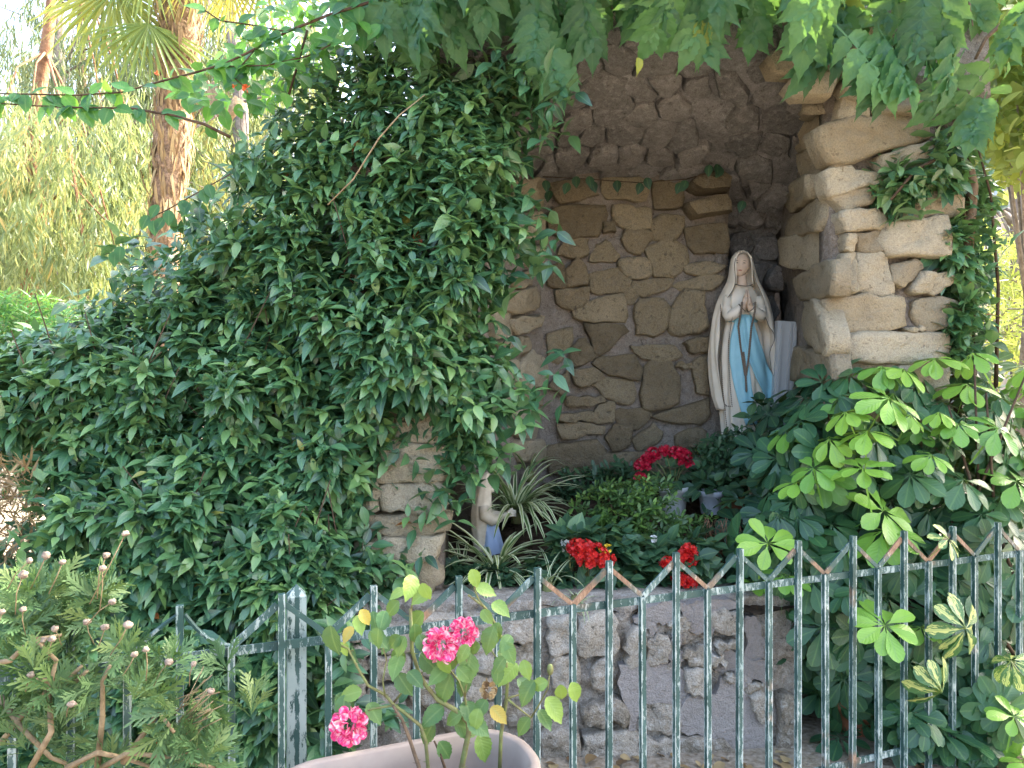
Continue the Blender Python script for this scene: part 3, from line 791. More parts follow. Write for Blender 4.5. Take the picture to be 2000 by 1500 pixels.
# --- left inner wall
wl = Wall((-0.13, 3.75), (0.20, 4.45))
wl.n = Vector((0.90, -0.43, 0)).normalized()
lin = slab('left_inner_wall', wl, 0.0, 0.80, 0.0, 3.3, 0.25, MAT['mortar'], grotto, 0.02, 0.05)
LIN = [[(140,440),(230,400),(240,470),(160,490)], [(70,530),(262,490),(265,590),(180,620),(80,600)], [(150,650),(285,640),(270,690),(180,735)], [(190,900),(250,820),(300,870),(300,1000),(240,1010),(185,960)],
 [(170,1110),(300,1110),(300,1260),(280,1280),(180,1250)], [(180,1300),(300,1290),(300,1380),(190,1400)], [(200,1030),(300,1050),(290,1100),(180,1090)], [(240,300),(300,270),(300,350),(250,370)],
 [(60,770),(230,745),(240,820),(120,840)], [(200,120),(290,100),(300,230),(210,220)], [(150,-60),(290,-80),(290,60),(170,50)], [(60,880),(160,870),(170,1000),(70,1010)], [(60,620),(130,620),(135,740),(60,740)], [(70,1050),(150,1060),(150,1180),(70,1180)]]
for pl in LIN:
    stone(wl.poly(Z1(pl)), wl.p, wl.n, lin, MAT['pstone'], random.uniform(0.02, 0.05), n=16, hi=True)
# --- vault: rubble ceiling rising towards the front
def vz(Y): return 3.10 - 0.37 * (Y - 3.4)
class Vault:
    n = Vector((0, -0.347, -0.938)).normalized()
    def st(s, px, py):
        mm = (HORIZON - py) / F; Y = (vz(0) - EYE) / (mm + 0.37)
        return ((px - 1000) / F * Y, Y)
    def p(s, x, Y):
        arch = 0.16 * ((x - 0.75) / 0.95) ** 2
        return Vector((x, Y, vz(Y) - arch))
    def poly(s, pts): return [s.st(*p) for p in pts]
wv = Vault()
nx, ny = 46, 36
X, YY = np.meshgrid(np.linspace(-0.45, 2.15, nx + 1), np.linspace(3.32, 5.0, ny + 1), indexing='ij')
Zb = np.maximum(vz(YY) - 0.16 * ((X - 0.75) / 0.95) ** 2, 2.42)
pb = np.stack([X, YY, Zb], -1); pb[..., 2] += 0.045 * fbm(pb * 4.0, 4)
V = list(pb.reshape(-1, 3)); W = ny + 1; Fc = []
for i in range(nx):
    for j in range(ny):
        Fc.append((i * W + j, i * W + j + 1, (i + 1) * W + j + 1, (i + 1) * W + j))
o = len(V)   # upper body of the roof
top = pb.copy(); top[..., 2] = 3.55 + 0.10 * fbm(pb * 2.0 + 9, 3); top[..., 1] = 3.36 + (YY - 3.32) * 1.0
V += list(top.reshape(-1, 3))
for i in range(nx):
    for j in range(ny):
        Fc.append((o + i * W + j, o + (i + 1) * W + j, o + (i + 1) * W + j + 1, o + i * W + j + 1))
for i in range(nx):
    Fc.append((i * W, (i + 1) * W, o + (i + 1) * W, o + i * W)); Fc.append((i * W + ny, o + i * W + ny, o + (i + 1) * W + ny, (i + 1) * W + ny))
for j in range(ny):
    Fc.append((j, o + j, o + j + 1, j + 1)); Fc.append((nx * W + j, nx * W + j + 1, o + nx * W + j + 1, o + nx * W + j))
mb = MB(); mb.add(V, Fc)
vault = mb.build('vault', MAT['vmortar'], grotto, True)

def voronoi(seeds, box):
    cells = []
    for i, s in enumerate(seeds):
        poly = [Vector((box[0], box[2])), Vector((box[1], box[2])), Vector((box[1], box[3])), Vector((box[0], box[3]))]
        for j, t in enumerate(seeds):
            if i == j or (t - s).length > 1.2: continue
            mid = (s + t) / 2; n = t - s; new = []
            for a in range(len(poly)):
                p, q = poly[a], poly[(a + 1) % len(poly)]
                dp, dq = (p - mid).dot(n), (q - mid).dot(n)
                if dp <= 0: new.append(p)
                if (dp < 0 < dq) or (dq < 0 < dp): new.append(p + (q - p) * (dp / (dp - dq)))
            poly = new
            if len(poly) < 3: break
        cells.append(poly)
    return cells
seeds = []
for i in range(13):
    for j in range(7):
        seeds.append(Vector((-0.2 + (i + (j % 2) * .5) * 0.165 + random.uniform(-.06, .06), 3.36 + j * 0.175 + random.uniform(-.055, .055))))
for s_, cpoly in zip(seeds, voronoi(seeds, (-0.3, 2.0, 3.33, 4.6))):
    if len(cpoly) < 3 or random.random() < 0.10: continue
    cc = sum(cpoly, Vector((0, 0))) / len(cpoly); k = random.uniform(0.66, 0.93)
    pl = [cc + (p - cc) * k for p in cpoly]
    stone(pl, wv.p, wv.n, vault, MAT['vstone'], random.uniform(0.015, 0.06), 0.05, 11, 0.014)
# front face of the arch above the opening, mostly behind the creeper
wf = Wall((-0.9, 3.34), (2.2, 3.36))
for (pxr, pyr, nx_, ny_) in (((980, 1640), (-20, 62), 8, 2), ((1540, 1720), (40, 200), 2, 3)):
    grid_stones(wf, pxr, pyr, nx_, ny_, vault, MAT['pstone'], (0.02, 0.07), fill=0.85, rough=0.012)
# --- left pier with visible squared blocks
wlp = Wall((-1.0, 3.12), (-0.27, 3.12))
lp = slab('left_pier', wlp, wlp.st(660, 0)[0], wlp.st(862, 0)[0], 0.0, 2.45, 0.35, MAT['mortar'], grotto, 0.03, 0.04, 6)
LPS = [[(700,870),(770,862),(865,872),(862,930),(780,936),(705,930)], [(702,942),(742,938),(746,990),(704,1000)], [(752,945),(860,938),(868,985),(850,1000),(756,992)], [(700,1010),(800,1000),(872,1005),(868,1032),(790,1042),(702,1040)],
 [(706,1050),(780,1048),(856,1042),(848,1085),(770,1092),(710,1090)], [(790,1100),(850,1092),(862,1125),(846,1152),(800,1148)], [(700,1098),(780,1098),(786,1150),(705,1152)], [(690,800),(860,800),(864,858),(690,860)], [(690,730),(780,730),(780,790),(690,790)], [(790,735),(862,735),(862,792),(790,790)]]
for pl in LPS:
    stone(wlp.poly(pl), wlp.p, wlp.n, lp, MAT['pstone'], random.uniform(0.03, 0.08), 0.06, 20, 0.012, hi=True)
# outer left shoulder of the grotto, behind the climber
wls = Wall((-1.0, 3.6), (-0.5, 3.6))
slab('left_shoulder', wls, -0.2, 0.62, 0.0, 2.3, 1.1, MAT['mortar'], grotto, 0.04, 0.08, 5)

# ================================================================== retaining wall
rw = thing('retaining_wall', (0.3, 3.0, 0.0), 'low weathered stone retaining wall with patchy cement in front of the grotto bed', 'wall')
ww = Wall((-0.9, 2.90), (1.25, 3.04))
wq0 = ww.st(570, 0)[0]; wq1 = ww.st(1560, 0)[0]
wm = slab('wall_body', ww, wq0, wq1, -0.02, 0.615, 0.25, MAT['gmortar'], rw, 0.034, 0.016, 13)
Z8 = lambda pts: [(1020 + x / 3.409, 1060 + y / 3.409) for x, y in pts]
RW = [[(200,500),(320,495),(325,720),(180,710)], [(385,500),(560,480),(620,520),(610,735),(380,730)], [(200,760),(350,760),(360,960),(280,1000),(200,900)], [(470,830),(550,770),(600,820),(560,960),(470,960)],
 [(690,620),(780,570),(800,800),(700,810)], [(840,650),(960,620),(960,790),(850,820)], [(1090,700),(1220,690),(1240,780),(1170,810),(1070,760)], [(1240,730),(1330,730),(1340,790),(1250,800)],
 [(1270,460),(1420,430),(1420,590),(1290,580)], [(1080,840),(1220,830),(1220,1000),(1080,970)], [(980,520),(1060,480),(1105,520),(1050,580),(980,560)], [(400,1080),(650,1050),(690,1180),(440,1190)],
 [(840,1080),(1050,1065),(1080,1180),(1000,1240),(840,1220)], [(130,1260),(330,1230),(400,1400),(150,1430)], [(420,1260),(740,1240),(770,1440),(430,1440)], [(1050,1290),(1330,1300),(1420,1400),(1400,1490),(1050,1450)],
 [(820,1290),(1020,1300),(1000,1430),(830,1440)], [(1490,930),(1600,920),(1600,990),(1490,990)], [(1700,1030),(1800,1030),(1820,1400),(1690,1420)], [(1350,860),(1430,850),(1420,900),(1350,905)],
 [(1290,640),(1420,650),(1420,710),(1290,710)], [(-120,520),(60,500),(80,640),(-100,650)], [(-130,680),(60,670),(100,800),(-120,820)], [(-100,1060),(80,1050),(130,1200),(-90,1220)], [(-380,480),(-160,480),(-160,620),(-380,640)],
 [(-420,680),(-190,660),(-180,830),(-400,840)], [(-380,880),(-170,880),(-180,1020),(-390,1030)], [(-700,500),(-440,490),(-440,640),(-690,650)], [(-720,700),(-480,690),(-460,830),(-700,850)], [(-980,560),(-760,540),(-750,700),(-960,720)], [(-1000,760),(-780,740),(-760,900),(-990,910)],
 [(-1250,700),(-1050,690),(-1040,840),(-1240,860)], [(-1240,900),(-1060,890),(-1050,1050),(-1230,1060)], [(-1300,540),(-1100,520),(-1080,640),(-1280,660)], [(-1010,960),(-800,950),(-790,1100),(-1000,1110)], [(-740,900),(-540,890),(-530,1050),(-730,1060)],
 [(1500,1010),(1600,1000),(1650,1170),(1560,1150)], [(-500,1080),(-200,1070),(-180,1220),(-490,1230)]]
for pl in RW:
    stone(ww.poly(Z8(pl)), ww.p, ww.n, wm, MAT['wstone'], random.uniform(0.012, 0.04), 0.05, 18, 0.014, hi=True)
CEM = [[(670,830),(990,812),(1000,860),(1068,885),(1068,1000),(1120,1012),(1095,1052),(850,1056),(795,1010),(772,1200),(728,1200),(690,980)],
 [(1315,925),(1480,905),(1500,1030),(1620,1180),(1610,1300),(1500,1395),(1330,1290),(1095,1230),(1092,1100),(1130,1025),(1300,1025)],
 [(1060,425),(1250,385),(1400,405),(1400,428),(1262,460),(1255,600),(1120,565),(1095,480)], [(1480,520),(1560,510),(1600,700),(1580,760),(1490,750)],
 [(830,440),(960,400),(1040,440),(970,520),(890,520),(880,600),(760,520)], [(985,620),(1055,600),(1050,780),(990,800),(965,720)], [(1300,850),(1350,720),(1480,760),(1590,800),(1600,900),(1480,880),(1400,840)]]
for pl in CEM:
    stone(ww.poly(Z8(pl)), ww.p, ww.n, wm, MAT['cement'], random.uniform(0.022, 0.03), 0.03, 34, 0.014, name='cement_patch', flat=True)

# ================================================================== garden bed (terrain behind the wall)
def bed_z(Y): return float(np.interp(Y, [2.95, 3.1, 3.6, 4.4, 5.0], [0.56, 0.585, 0.66, 0.88, 0.9]))
nx, ny = 40, 30
X, YY = np.meshgrid(np.linspace(-0.95, 1.75, nx + 1), np.linspace(3.0, 4.6, ny + 1), indexing='ij')
Zb = np.interp(YY, [2.95, 3.1, 3.6, 4.4, 5.0], [0.56, 0.585, 0.66, 0.88, 0.9]) + 0.02 * fbm(np.stack([X, YY, X * 0], -1) * 7, 3)
V = np.stack([X, YY, Zb], -1).reshape(-1, 3); W = ny + 1
Fc = [(i * W + j, (i + 1) * W + j, (i + 1) * W + j + 1, i * W + j + 1) for i in range(nx) for j in range(ny)]
mb = MB(); mb.add(V, Fc)
props(mb.build('garden_bed', MAT['soil'], None, True), kind='structure')

# ================================================================== iron fence
DU = Vector((0.9376, 0.3478, 0)); DN = Vector((0.3478, -0.9376, 0))
FA = Vector((0.075, 2.273, 0)); SP = 0.125
RAIL = 0.797; TALL = 0.937
fence = thing('iron_fence', (0.075, 2.273, 0), 'low green iron fence with peeling paint and zigzag top before the grotto', 'fence')
rotf = Matrix.Rotation(math.atan2(DU.y, DU.x), 3, 'Z')
def bar_part(name, c, half, mat, jit=0.0):
    mb = MB()
    mb.box(Vector((0, 0, 0)), half, rotf)
    o = link(name, mb.mesh(name, False), fence, mat, c)
    return o
mesh_cache = {}
for n in range(-13, 19):
    p = FA + DU * (SP * n)
    tall = (n % 2 == 0)
    top = (TALL if tall else RAIL + 0.012) + random.uniform(-.004, .004)
    h = top / 2
    mb = MB()
    lean = random.uniform(-.004, .004)
    mb.bar((0, 0, -h), (lean, 0, h), 0.018, 0.018, DU)
    o = link('bar', mb.mesh('bar', False), fence, MAT['paint'], p + Vector((0, 0, h)))
for seg in range(4):    # rail, in welded lengths butted end to end
    a = FA + DU * (SP * (-13.4 + seg * 8)) + DN * (-0.0125) + Vector((0, 0, RAIL - 0.004)); b_ = FA + DU * (SP * (-13.4 + seg * 8 + 7.99)) + DN * (-0.0125) + Vector((0, 0, RAIL - 0.004))
    mb = MB(); mb.bar(a - a, b_ - a, 0.006, 0.024, DN)
    link('rail', mb.mesh('rail', False), fence, MAT['railp'], a)
for seg in range(4):
    a = FA + DU * (SP * (-13.4 + seg * 8)) + DN * (-0.0125) + Vector((0, 0, 0.10)); b_ = FA + DU * (SP * (-13.4 + seg * 8 + 7.99)) + DN * (-0.0125) + Vector((0, 0, 0.10))
    mb = MB(); mb.bar(a - a, b_ - a, 0.006, 0.024, DN)
    link('rail', mb.mesh('rail', False), fence, MAT['railp'], a)
for n in range(-12, 18, 2):
    pt = FA + DU * (SP * n) + Vector((0, 0, TALL - 0.022)) - DN * 0.003
    for s_ in (-1, 1):
        pb_ = FA + DU * (SP * (n + s_)) + Vector((0, 0, RAIL + 0.012)) - DN * 0.003
        d = (pb_ - pt).normalized()
        a = pt + d * 0.012; e = pb_ - d * 0.004
        mb = MB()
        if n == -8:
            mids = [a.lerp(e, t) - Vector((0, 0, 0.022 * math.sin(math.pi * t) * (1 if s_ > 0 else -0.4))) for t in (0, .25, .5, .75, 1)]
            mb.tube([m_ - a for m_ in mids], 0.006, 6)
        else:
            side = Vector((0, 0, 1)).cross(DN)
            mb.bar(a - a, e - a, 0.020 if s_ < 0 else 0.014, 0.006, DN.cross(d))
        link('brace', mb.mesh('brace', False), fence, MAT['rusty'] if n > -4 else MAT['paint'], a)
# post with pyramid cap, behind the bars
pp = P(579, 1200, 2.10); pp.z = 0
w_ = 0.0255; zt = EYE - (1162 - HORIZON) / F * 2.10; zc = EYE - (1140 - HORIZON) / F * 2.10
vs_ = []
for z in (0.0, zt):
    for sx, sy in ((-1, -1), (1, -1), (1, 1), (-1, 1)):
        vs_.append(rotf @ Vector((sx * w_, sy * w_, z)))
vs_.append(Vector((0, 0, zc)))
mb = MB(); mb.add(vs_, [(0, 1, 5, 4), (1, 2, 6, 5), (2, 3, 7, 6), (3, 0, 4, 7), (4, 5, 8), (5, 6, 8), (6, 7, 8), (7, 4, 8)])
link('post', mb.mesh('post', False), fence, MAT['paint'], pp)

# ================================================================== star jasmine
def jasmine_leaves(px, py, fn, inward, rng, size=(0.066, 0.122), pairs=3, spread=0.5):
    p, nrm = surface(px, py, fn)
    N = len(px)
    p = p - nrm * inward[:, None]
    ax = unit(nrm * 0.70 + UP * 0.30 + rv(N, rng) * spread)
    P_, A_, N_, S_, R_ = [], [], [], [], []
    r0 = rng.uniform(0, 2 * math.pi, N)
    shade = rng.normal(0.45, 0.22, N)
    e1 = unit(np.cross(ax, UP + 0.01)); e2 = np.cross(ax, e1)
    for k in range(pairs):
        for s_ in (0, 1):
            ang = r0 + k * math.pi / 2 + s_ * math.pi + rng.normal(0, 0.25, N)
            perp = e1 * np.cos(ang)[:, None] + e2 * np.sin(ang)[:, None]
            la = unit(perp * (0.75 + 0.2 * k) + ax * (0.62 - 0.2 * k) - UP * rng.uniform(-0.15, 0.35, N)[:, None])
            ln = ax * 0.8 + UP * 1.0 + rv(N, rng) * 0.25
            P_.append(p - ax * (k * 0.042)); A_.append(la); N_.append(ln)
            S_.append(rng.uniform(size[0], size[1], N) * (0.72 + 0.16 * min(k, 2)))
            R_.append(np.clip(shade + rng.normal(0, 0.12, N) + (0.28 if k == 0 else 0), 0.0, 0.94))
    P_ = np.concatenate(P_); A_ = np.concatenate(A_); N_ = np.concatenate(N_); S_ = np.concatenate(S_); R_ = np.concatenate(R_)
    odd = rng.random(len(R_)) < 0.0022
    R_[odd] = rng.choice([0.972, 0.99], odd.sum())
    return frames(A_, N_), P_, S_, R_

JAS = [(-60,670),(60,640),(130,618),(205,565),(240,520),(300,492),(380,420),(430,390),(450,330),(500,262),(555,195),(600,145),(680,85),(740,60),(800,105),(900,118),(1000,112),(1075,160),(1050,205),(1000,260),(1020,330),(995,380),(1025,440),(978,500),(985,560),(945,600),(955,660),(985,700),(955,740),(990,790),(950,845),(955,900),(905,895),(870,835),(800,830),(768,880),(740,940),(690,1000),(690,1055),(770,1085),(790,1128),(700,1180),(640,1260),(640,1560),(-60,1560),(-60,1110),(70,1105),(60,1000),(20,900),(-60,850)]
jY = lambda px, py: 2.62 + 0.62 * np.clip((1400 - py) / 1300, 0, 1) + 0.25 * np.clip((500 - px) / 500, -0.6, 1) * np.clip((1100 - py) / 600, 0, 1)
jf = lambda px, py: bulge(px, py, JAS, jY, 150.0, 0.32, 0.11, 0.011)
jb = lambda px, py: bulge(px, py, JAS, lambda a, c_: jY(a, c_) + 0.55, 150.0, 0.30, 0.08, 0.011, -1.0)
rj = np.random.default_rng(3)
sets = []
x, y = sample_poly(JAS, 3500, rj); sets.append(jasmine_leaves(x, y, jf, np.abs(rj.normal(0, 0.02, len(x))), rj))
x, y = sample_poly(JAS, 1900, rj); sets.append(jasmine_leaves(x, y, jf, rj.uniform(0.06, 0.30, len(x)), rj))
x, y = sample_poly(JAS, 1000, rj); sets.append(jasmine_leaves(x, y, jf, rj.uniform(0.28, 0.55, len(x)), rj))
x, y = sample_poly(JAS, 450, rj); sets.append(jasmine_leaves(x, y, jb, np.zeros(len(x)), rj, spread=0.9))
# sprigs breaking the outline
ed = []
for i in range(len(JAS)):
    a, c_ = Vector(JAS[i]), Vector(JAS[(i + 1) % len(JAS)])
    for k in range(int((c_ - a).length / 16)):
        q = a.lerp(c_, random.random()); ed.append((q.x + random.uniform(-16, 16), q.y + random.uniform(-16, 12)))
ed = np.array(ed); sets.append(jasmine_leaves(ed[:, 0], ed[:, 1], lambda a, c_: jY(a, c_) + 0.22 + 0 * a, rj.uniform(-.05, .1, len(ed)), rj, spread=0.8))
# hanging sprays over the pier and the side opening, loose sprigs over the arch
SPR = [(905,880),(885,930),(900,985),(985,905),(1000,770),(1020,765),(1010,830),(1030,370),(1035,450),(1090,235),(1100,170),(760,1120),(790,1085),(720,1060),(820,905),(830,1000),(860,960),(985,480),(1045,500),(1060,470),(880,900),(915,820),(940,800),(890,840),(860,860),(1010,160),(1050,140),(980,90),(700,1110),(740,1170),(670,1230),(650,1330),(680,1290),(640,1380),(700,1390),(760,1400),(690,1440),(620,1450),(235,480),(250,470),(270,500),(460,300),(480,280)]
sp = np.repeat(np.array(SPR, float), 2, 0) + rj.normal(0, 12, (len(SPR) * 2, 2))
sets.append(jasmine_leaves(sp[:, 0], sp[:, 1], lambda a, c_: np.where(c_ > 1200, 2.62, 3.02) + 0 * a, np.zeros(len(sp)), rj, spread=0.9))
R_, P_, S_, C_ = [np.concatenate([s_[k] for s_ in sets]) for k in range(4)]
k = P_[:, 2] > 0.02
R_, P_, S_, C_ = R_[k], P_[k], S_[k], C_[k]
jas = thing('star_jasmine', (-0.9, 3.0, 0), 'huge dark green star jasmine climber smothering the left side of the grotto', 'climber')
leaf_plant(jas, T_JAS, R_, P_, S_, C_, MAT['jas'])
mb = MB()     # woody stems inside
for k in range(46):
    x0 = random.uniform(60, 720); ypix = random.uniform(500, 1250)
    if not in_poly(np.array([x0]), np.array([ypix]), JAS)[0]: continue
    Y = float(jf(np.array([x0]), np.array([ypix]))[0])
    a = P(x0, ypix, Y + 0.10); base = Vector((a.x + random.uniform(-.4, .4), a.y + 0.25, max(0.0, a.z - random.uniform(0.6, 1.2))))
    tip = a + Vector((random.uniform(-.12, .2), -0.06, random.uniform(0.1, 0.35)))
    mb.tube([base, base.lerp(a, .5) + Vector((random.uniform(-.06, .06), .05, .03)), a, tip], [0.007, 0.005, 0.004, 0.002], 5)
mb.build('stem', MAT['stem'], jas)
# one long pale runner
mb = MB(); mb.tube([P(640, 400, 2.9), P(690, 350, 2.88), P(740, 270, 2.88), P(780, 225, 2.9), P(830, 185, 2.95)], [0.003, 0.0035, 0.0035, 0.003, 0.002], 5)
mb.build('runner', MAT['tstem'], jas)

# jasmine on the right pier
JR = [(1725,320),(1790,295),(1840,250),(1905,245),(1930,330),(1950,420),(1950,520),(1940,640),(1915,700),(1850,710),(1848,640),(1870,560),(1838,520),(1838,450),(1860,400),(1830,370),(1760,400),(1740,420),(1715,395)]
jry = lambda px, py: 3.28 + 0 * px + 0.25 * np.clip((px - 1830) / 150, 0, 1)
jrf = lambda px, py: bulge(px, py, JR, jry, 60.0, 0.15, 0.05, 0.015)
sets = []
x, y = sample_poly(JR, 270, rj); sets.append(jasmine_leaves(x, y, jrf, np.abs(rj.normal(0, 0.03, len(x))), rj, spread=0.7))
x, y = sample_poly(JR, 120, rj); sets.append(jasmine_leaves(x, y, jrf, rj.uniform(0.08, 0.3, len(x)), rj, spread=0.9))
R_, P_, S_, C_ = [np.concatenate([s_[k] for s_ in sets]) for k in range(4)]
jr = thing('star_jasmine', (2.15, 3.45, 0), 'slender jasmine climber trailing down the outer edge of the tan stone pier', 'climber')
leaf_plant(jr, T_JAS, R_, P_, S_, C_, MAT['jas'])
mb = MB()
for pts in ([(1905,760,3.5),(1900,560,3.5),(1885,420,3.45),(1850,300,3.35)], [(1945,760,3.55),(1950,560,3.55),(1935,380,3.5),(1900,250,3.4)], [(1850,300,3.35),(1790,330,3.28),(1740,390,3.25)]):
    mb.tube([P(*q) for q in pts], [0.010, 0.008, 0.006, 0.004][:len(pts)], 5)
mb.build('stem', MAT['stem'], jr)

# ================================================================== trumpet creeper hanging over the arch
def pinnate(n_pairs, leaf=T_SER, ll=0.42, spread=1.05, curl=0.25, seed=0):
    """compound leaf along +x, length 1"""
    rg = random.Random(seed); it = []
    for k in range(n_pairs):
        u = 0.22 + 0.62 * k / max(1, n_pairs - 1)
        for s_ in (-1, 1):
            a = s_ * (spread - 0.30 * k / n_pairs + rg.uniform(-.15, .15))
            ax = np.array([[math.cos(a), math.sin(a), -0.18 - rg.uniform(0, .2)]])
            R = frames(ax, np.array([[0.1, 0.25 * s_ * -1, 1.0]]))[0]
            it.append((leaf, R, (u, 0, -curl * u * u), ll * rg.uniform(.85, 1.12) * (0.85 + 0.3 * math.sin(math.pi * (k + 1) / (n_pairs + 1)))))
    R = frames(np.array([[1, rg.uniform(-.15, .15), -0.35]]), np.array([[0.3, 0, 1.0]]))[0]
    it.append((leaf, R, (0.86, 0, -curl * .74), ll * 1.15))
    ra = leaf_tpl([(0, 0), (0.02, 0.012), (0.45, 0.010), (0.86, 0.006), (0.88, 0)], 0.0, curl)
    it.append((ra, np.eye(3), (0, 0, 0), 1.0))
    return merge_tpl(it)
def compound_plant(root, variants, mat, places, name='leaf', shades=(0.15, 0.35, 0.55, 0.75), vary=0.06, tl=41):
    """places: (pos, axis, normal, size, shade)"""
    cache = {}
    inv = Matrix.Translation(-WORLD_LOC[root.name])
    for i, (pos, ax, nr, sz, sh) in enumerate(places):
        vi = i % len(variants); si = min(range(len(shades)), key=lambda q: abs(shades[q] - sh))
        if (vi, si) not in cache:
            v, t, uv = variants[vi]
            # each leaflet a touch different in tone
            rr = np.repeat(shades[si] + vary * vnoise(np.arange(len(v))[:, None] // tl * np.array([[3.7, 1.3, 2.1]]) + vi * 7), 1)
            me = big_mesh(name, v, t, np.concatenate([uv, rr[:, None]], 1)); me.materials.append(mat); cache[(vi, si)] = me
        o = bpy.data.objects.new(name, cache[(vi, si)])
        R = frames(np.array([ax], float), np.array([nr], float))[0] * sz
        COL.objects.link(o); o.parent = root; o.matrix_parent_inverse = inv
        o.matrix_basis = Matrix([list(R[k]) + [pos[k]] for k in range(3)] + [[0, 0, 0, 1]])
PIN = [pinnate(4 + s_ % 2, seed=s_, ll=0.44, spread=0.95) for s_ in range(6)]
cr = thing('trumpet_creeper', (1.6, 3.5, 0), 'trumpet creeper with toothed leaflets hanging over the grotto arch', 'climber')
places = []
TIPS = [(742,85),(775,112),(705,62),(800,60),(835,130),(790,95),(868,95),(895,108),(930,60),(960,80),(1000,75),(1050,128),(1110,178),(1065,60),(1130,90),(1180,122),(1150,40),(1205,60),(1262,118),(1245,70),(1300,60),(1350,110),(1395,118),(1330,70),(1455,112),(1420,80),(1480,60),(1515,40),(1230,20),(1100,20),(1020,20),(900,30),(850,30),(970,40),(1380,40),(1290,20),(1440,30),(760,40),(820,20),(1180,50),(1110,120)]
for (tx, ty) in TIPS:
    Y = random.uniform(2.92, 3.12); L = random.uniform(0.26, 0.36)
    tip = np.array(P(tx, ty, Y)); ax = np.array([random.uniform(-.4, .4), random.uniform(-.4, .2), -1.0])
    nr = np.array([random.uniform(-.8, .8), -1.0, random.uniform(0.0, .9)])
    pos = tip - unit(ax) * L * 1.30
    places.append((pos, ax, nr, L, random.choice([.15, .35, .35, .55, .75])))
TR = [(1540,60),(1570,120),(1590,170),(1620,100),(1650,60),(1700,190),(1725,130),(1760,215),(1690,60),(1740,60),(1790,130),(1800,60),(1830,190),(1850,262),(1880,130),(1900,200),(1860,60),(1935,100),(1900,40),(1960,50),(1815,250),(1780,180),(1600,40),(1670,130),(1840,120),(1770,20),(1720,20),(1630,20),(1890,270)]
for (tx, ty) in TR:
    Y = random.uniform(2.75, 3.25); L = random.uniform(0.26, 0.36)
    tip = np.array(P(tx, ty, Y)); ax = np.array([random.uniform(-.8, .8), random.uniform(-.6, .2), -0.9])
    nr = np.array([random.uniform(-.9, .9), -0.9, random.uniform(0.1, 1.2)])
    places.append((tip - unit(ax) * L * 1.3, ax, nr, L, random.choice([.15, .35, .55, .75])))
# more of the same vine above the frame and on the roof, where it roots
for k in range(95):
    x = random.uniform(-0.6, 1.8); Y = random.uniform(2.85, 3.6)
    places.append((np.array([x, Y, 3.30 + random.uniform(0, .4)]), np.array([random.uniform(-.7, .7), -0.5, random.uniform(-.9, .1)]), np.array([0, -.5, 1.0]), random.uniform(.26, .36), random.choice([.15, .35, .55, .75])))
compound_plant(cr, PIN, MAT['creeper'], places, vary=0.22)
mb = MB()
mb.tube([(2.12, 3.50, 0), (2.10, 3.52, 1.2), (2.15, 3.45, 2.4), (1.9, 3.34, 3.2), (1.2, 3.30, 3.5), (0.3, 3.28, 3.55), (-0.5, 3.25, 3.45)], [0.03, 0.028, 0.025, 0.02, 0.018, 0.015, 0.01], 7)
for (tx, ty) in TIPS[::3] + TR[::3]:
    q = P(tx, ty - 150, 3.08); mb.tube([(q.x, 3.3, max(q.z, 3.45)), (q.x + .03, 3.15, q.z + .12), tuple(q)], [0.006, 0.005, 0.003], 5)
mb.tube([P(1905, 115, 3.2), P(1925, 75, 3.2), P(1985, 20, 3.2), P(2030, -20, 3.2)], [0.006, 0.008, 0.01, 0.01], 6)
mb.build('stem', MAT['bark'], cr)
# single yellowing leaflet caught below the arch
R = frames(np.array([[0.05, -.1, -1]]), np.array([[0.5, -1, .2]]))
V, T, lc = place(T_SER, R, np.array([P(1247, 112, 3.0)]), np.array([0.075]), np.array([0.97]))
me = big_mesh('yellow_leaf', V, T, lc); props(link('yellow_leaf', me, cr, MAT['creeper']), 'small yellowing leaflet')

# ================================================================== umbrella plant (schefflera)
def whorl(n, seed, droop=0.35):
    rg = random.Random(seed); it = []
    for k in range(n):
        a = 2 * math.pi * k / n + rg.uniform(-.14, .14)
        el = droop + rg.uniform(-.2, .25)
        ax = np.array([[math.cos(a), math.sin(a), -el]])
        R = frames(ax, np.array([[0.2 * math.cos(a), 0.2 * math.sin(a), 1.0]]))[0]
        it.append((T_SCH, R, (0, 0, 0), rg.uniform(0.82, 1.08)))
    pet = leaf_tpl([(0, 0), (0.02, 0.02), (0.5, 0.02), (0.98, 0.018), (1, 0)], 0, 0)
    it.append((pet, frames(np.array([[0.15, 0.1, -1.0]]), np.array([[1.0, 0, 0]]))[0], (0, 0, 0), 1.5))
    return merge_tpl(it)
WH = [whorl(n, i, d) for i, (n, d) in enumerate([(9, .15), (10, .3), (9, .25), (8, .5), (9, .65), (8, .1), (10, .0), (9, .4), (8, -.1)])]
sch = thing('umbrella_plant', (2.0, 3.1, 0), 'large umbrella plant with whorled dark and lime green leaves behind the fence', 'shrub')
SCH = [(1530,810),(1600,745),(1680,705),(1800,695),(1900,705),(2060,690),(2060,1560),(1860,1560),(1760,1500),(1640,1400),(1560,1290),(1510,1180),(1450,1120),(1430,1050),(1510,970),(1500,880)]
sY = lambda px, py: 2.86 - 0.30 * np.clip((py - 1300) / 160, 0, 1) * np.clip((px - 1700) / 150, 0, 1) + 0.30 * np.clip((px - 1640) / 330, 0, 1.3) + 0.22 * np.clip((1300 - py) / 600, 0, 1) + 0 * px
sf = lambda px, py: bulge(px, py, SCH, sY, 160.0, 0.28, 0.10, 0.012)
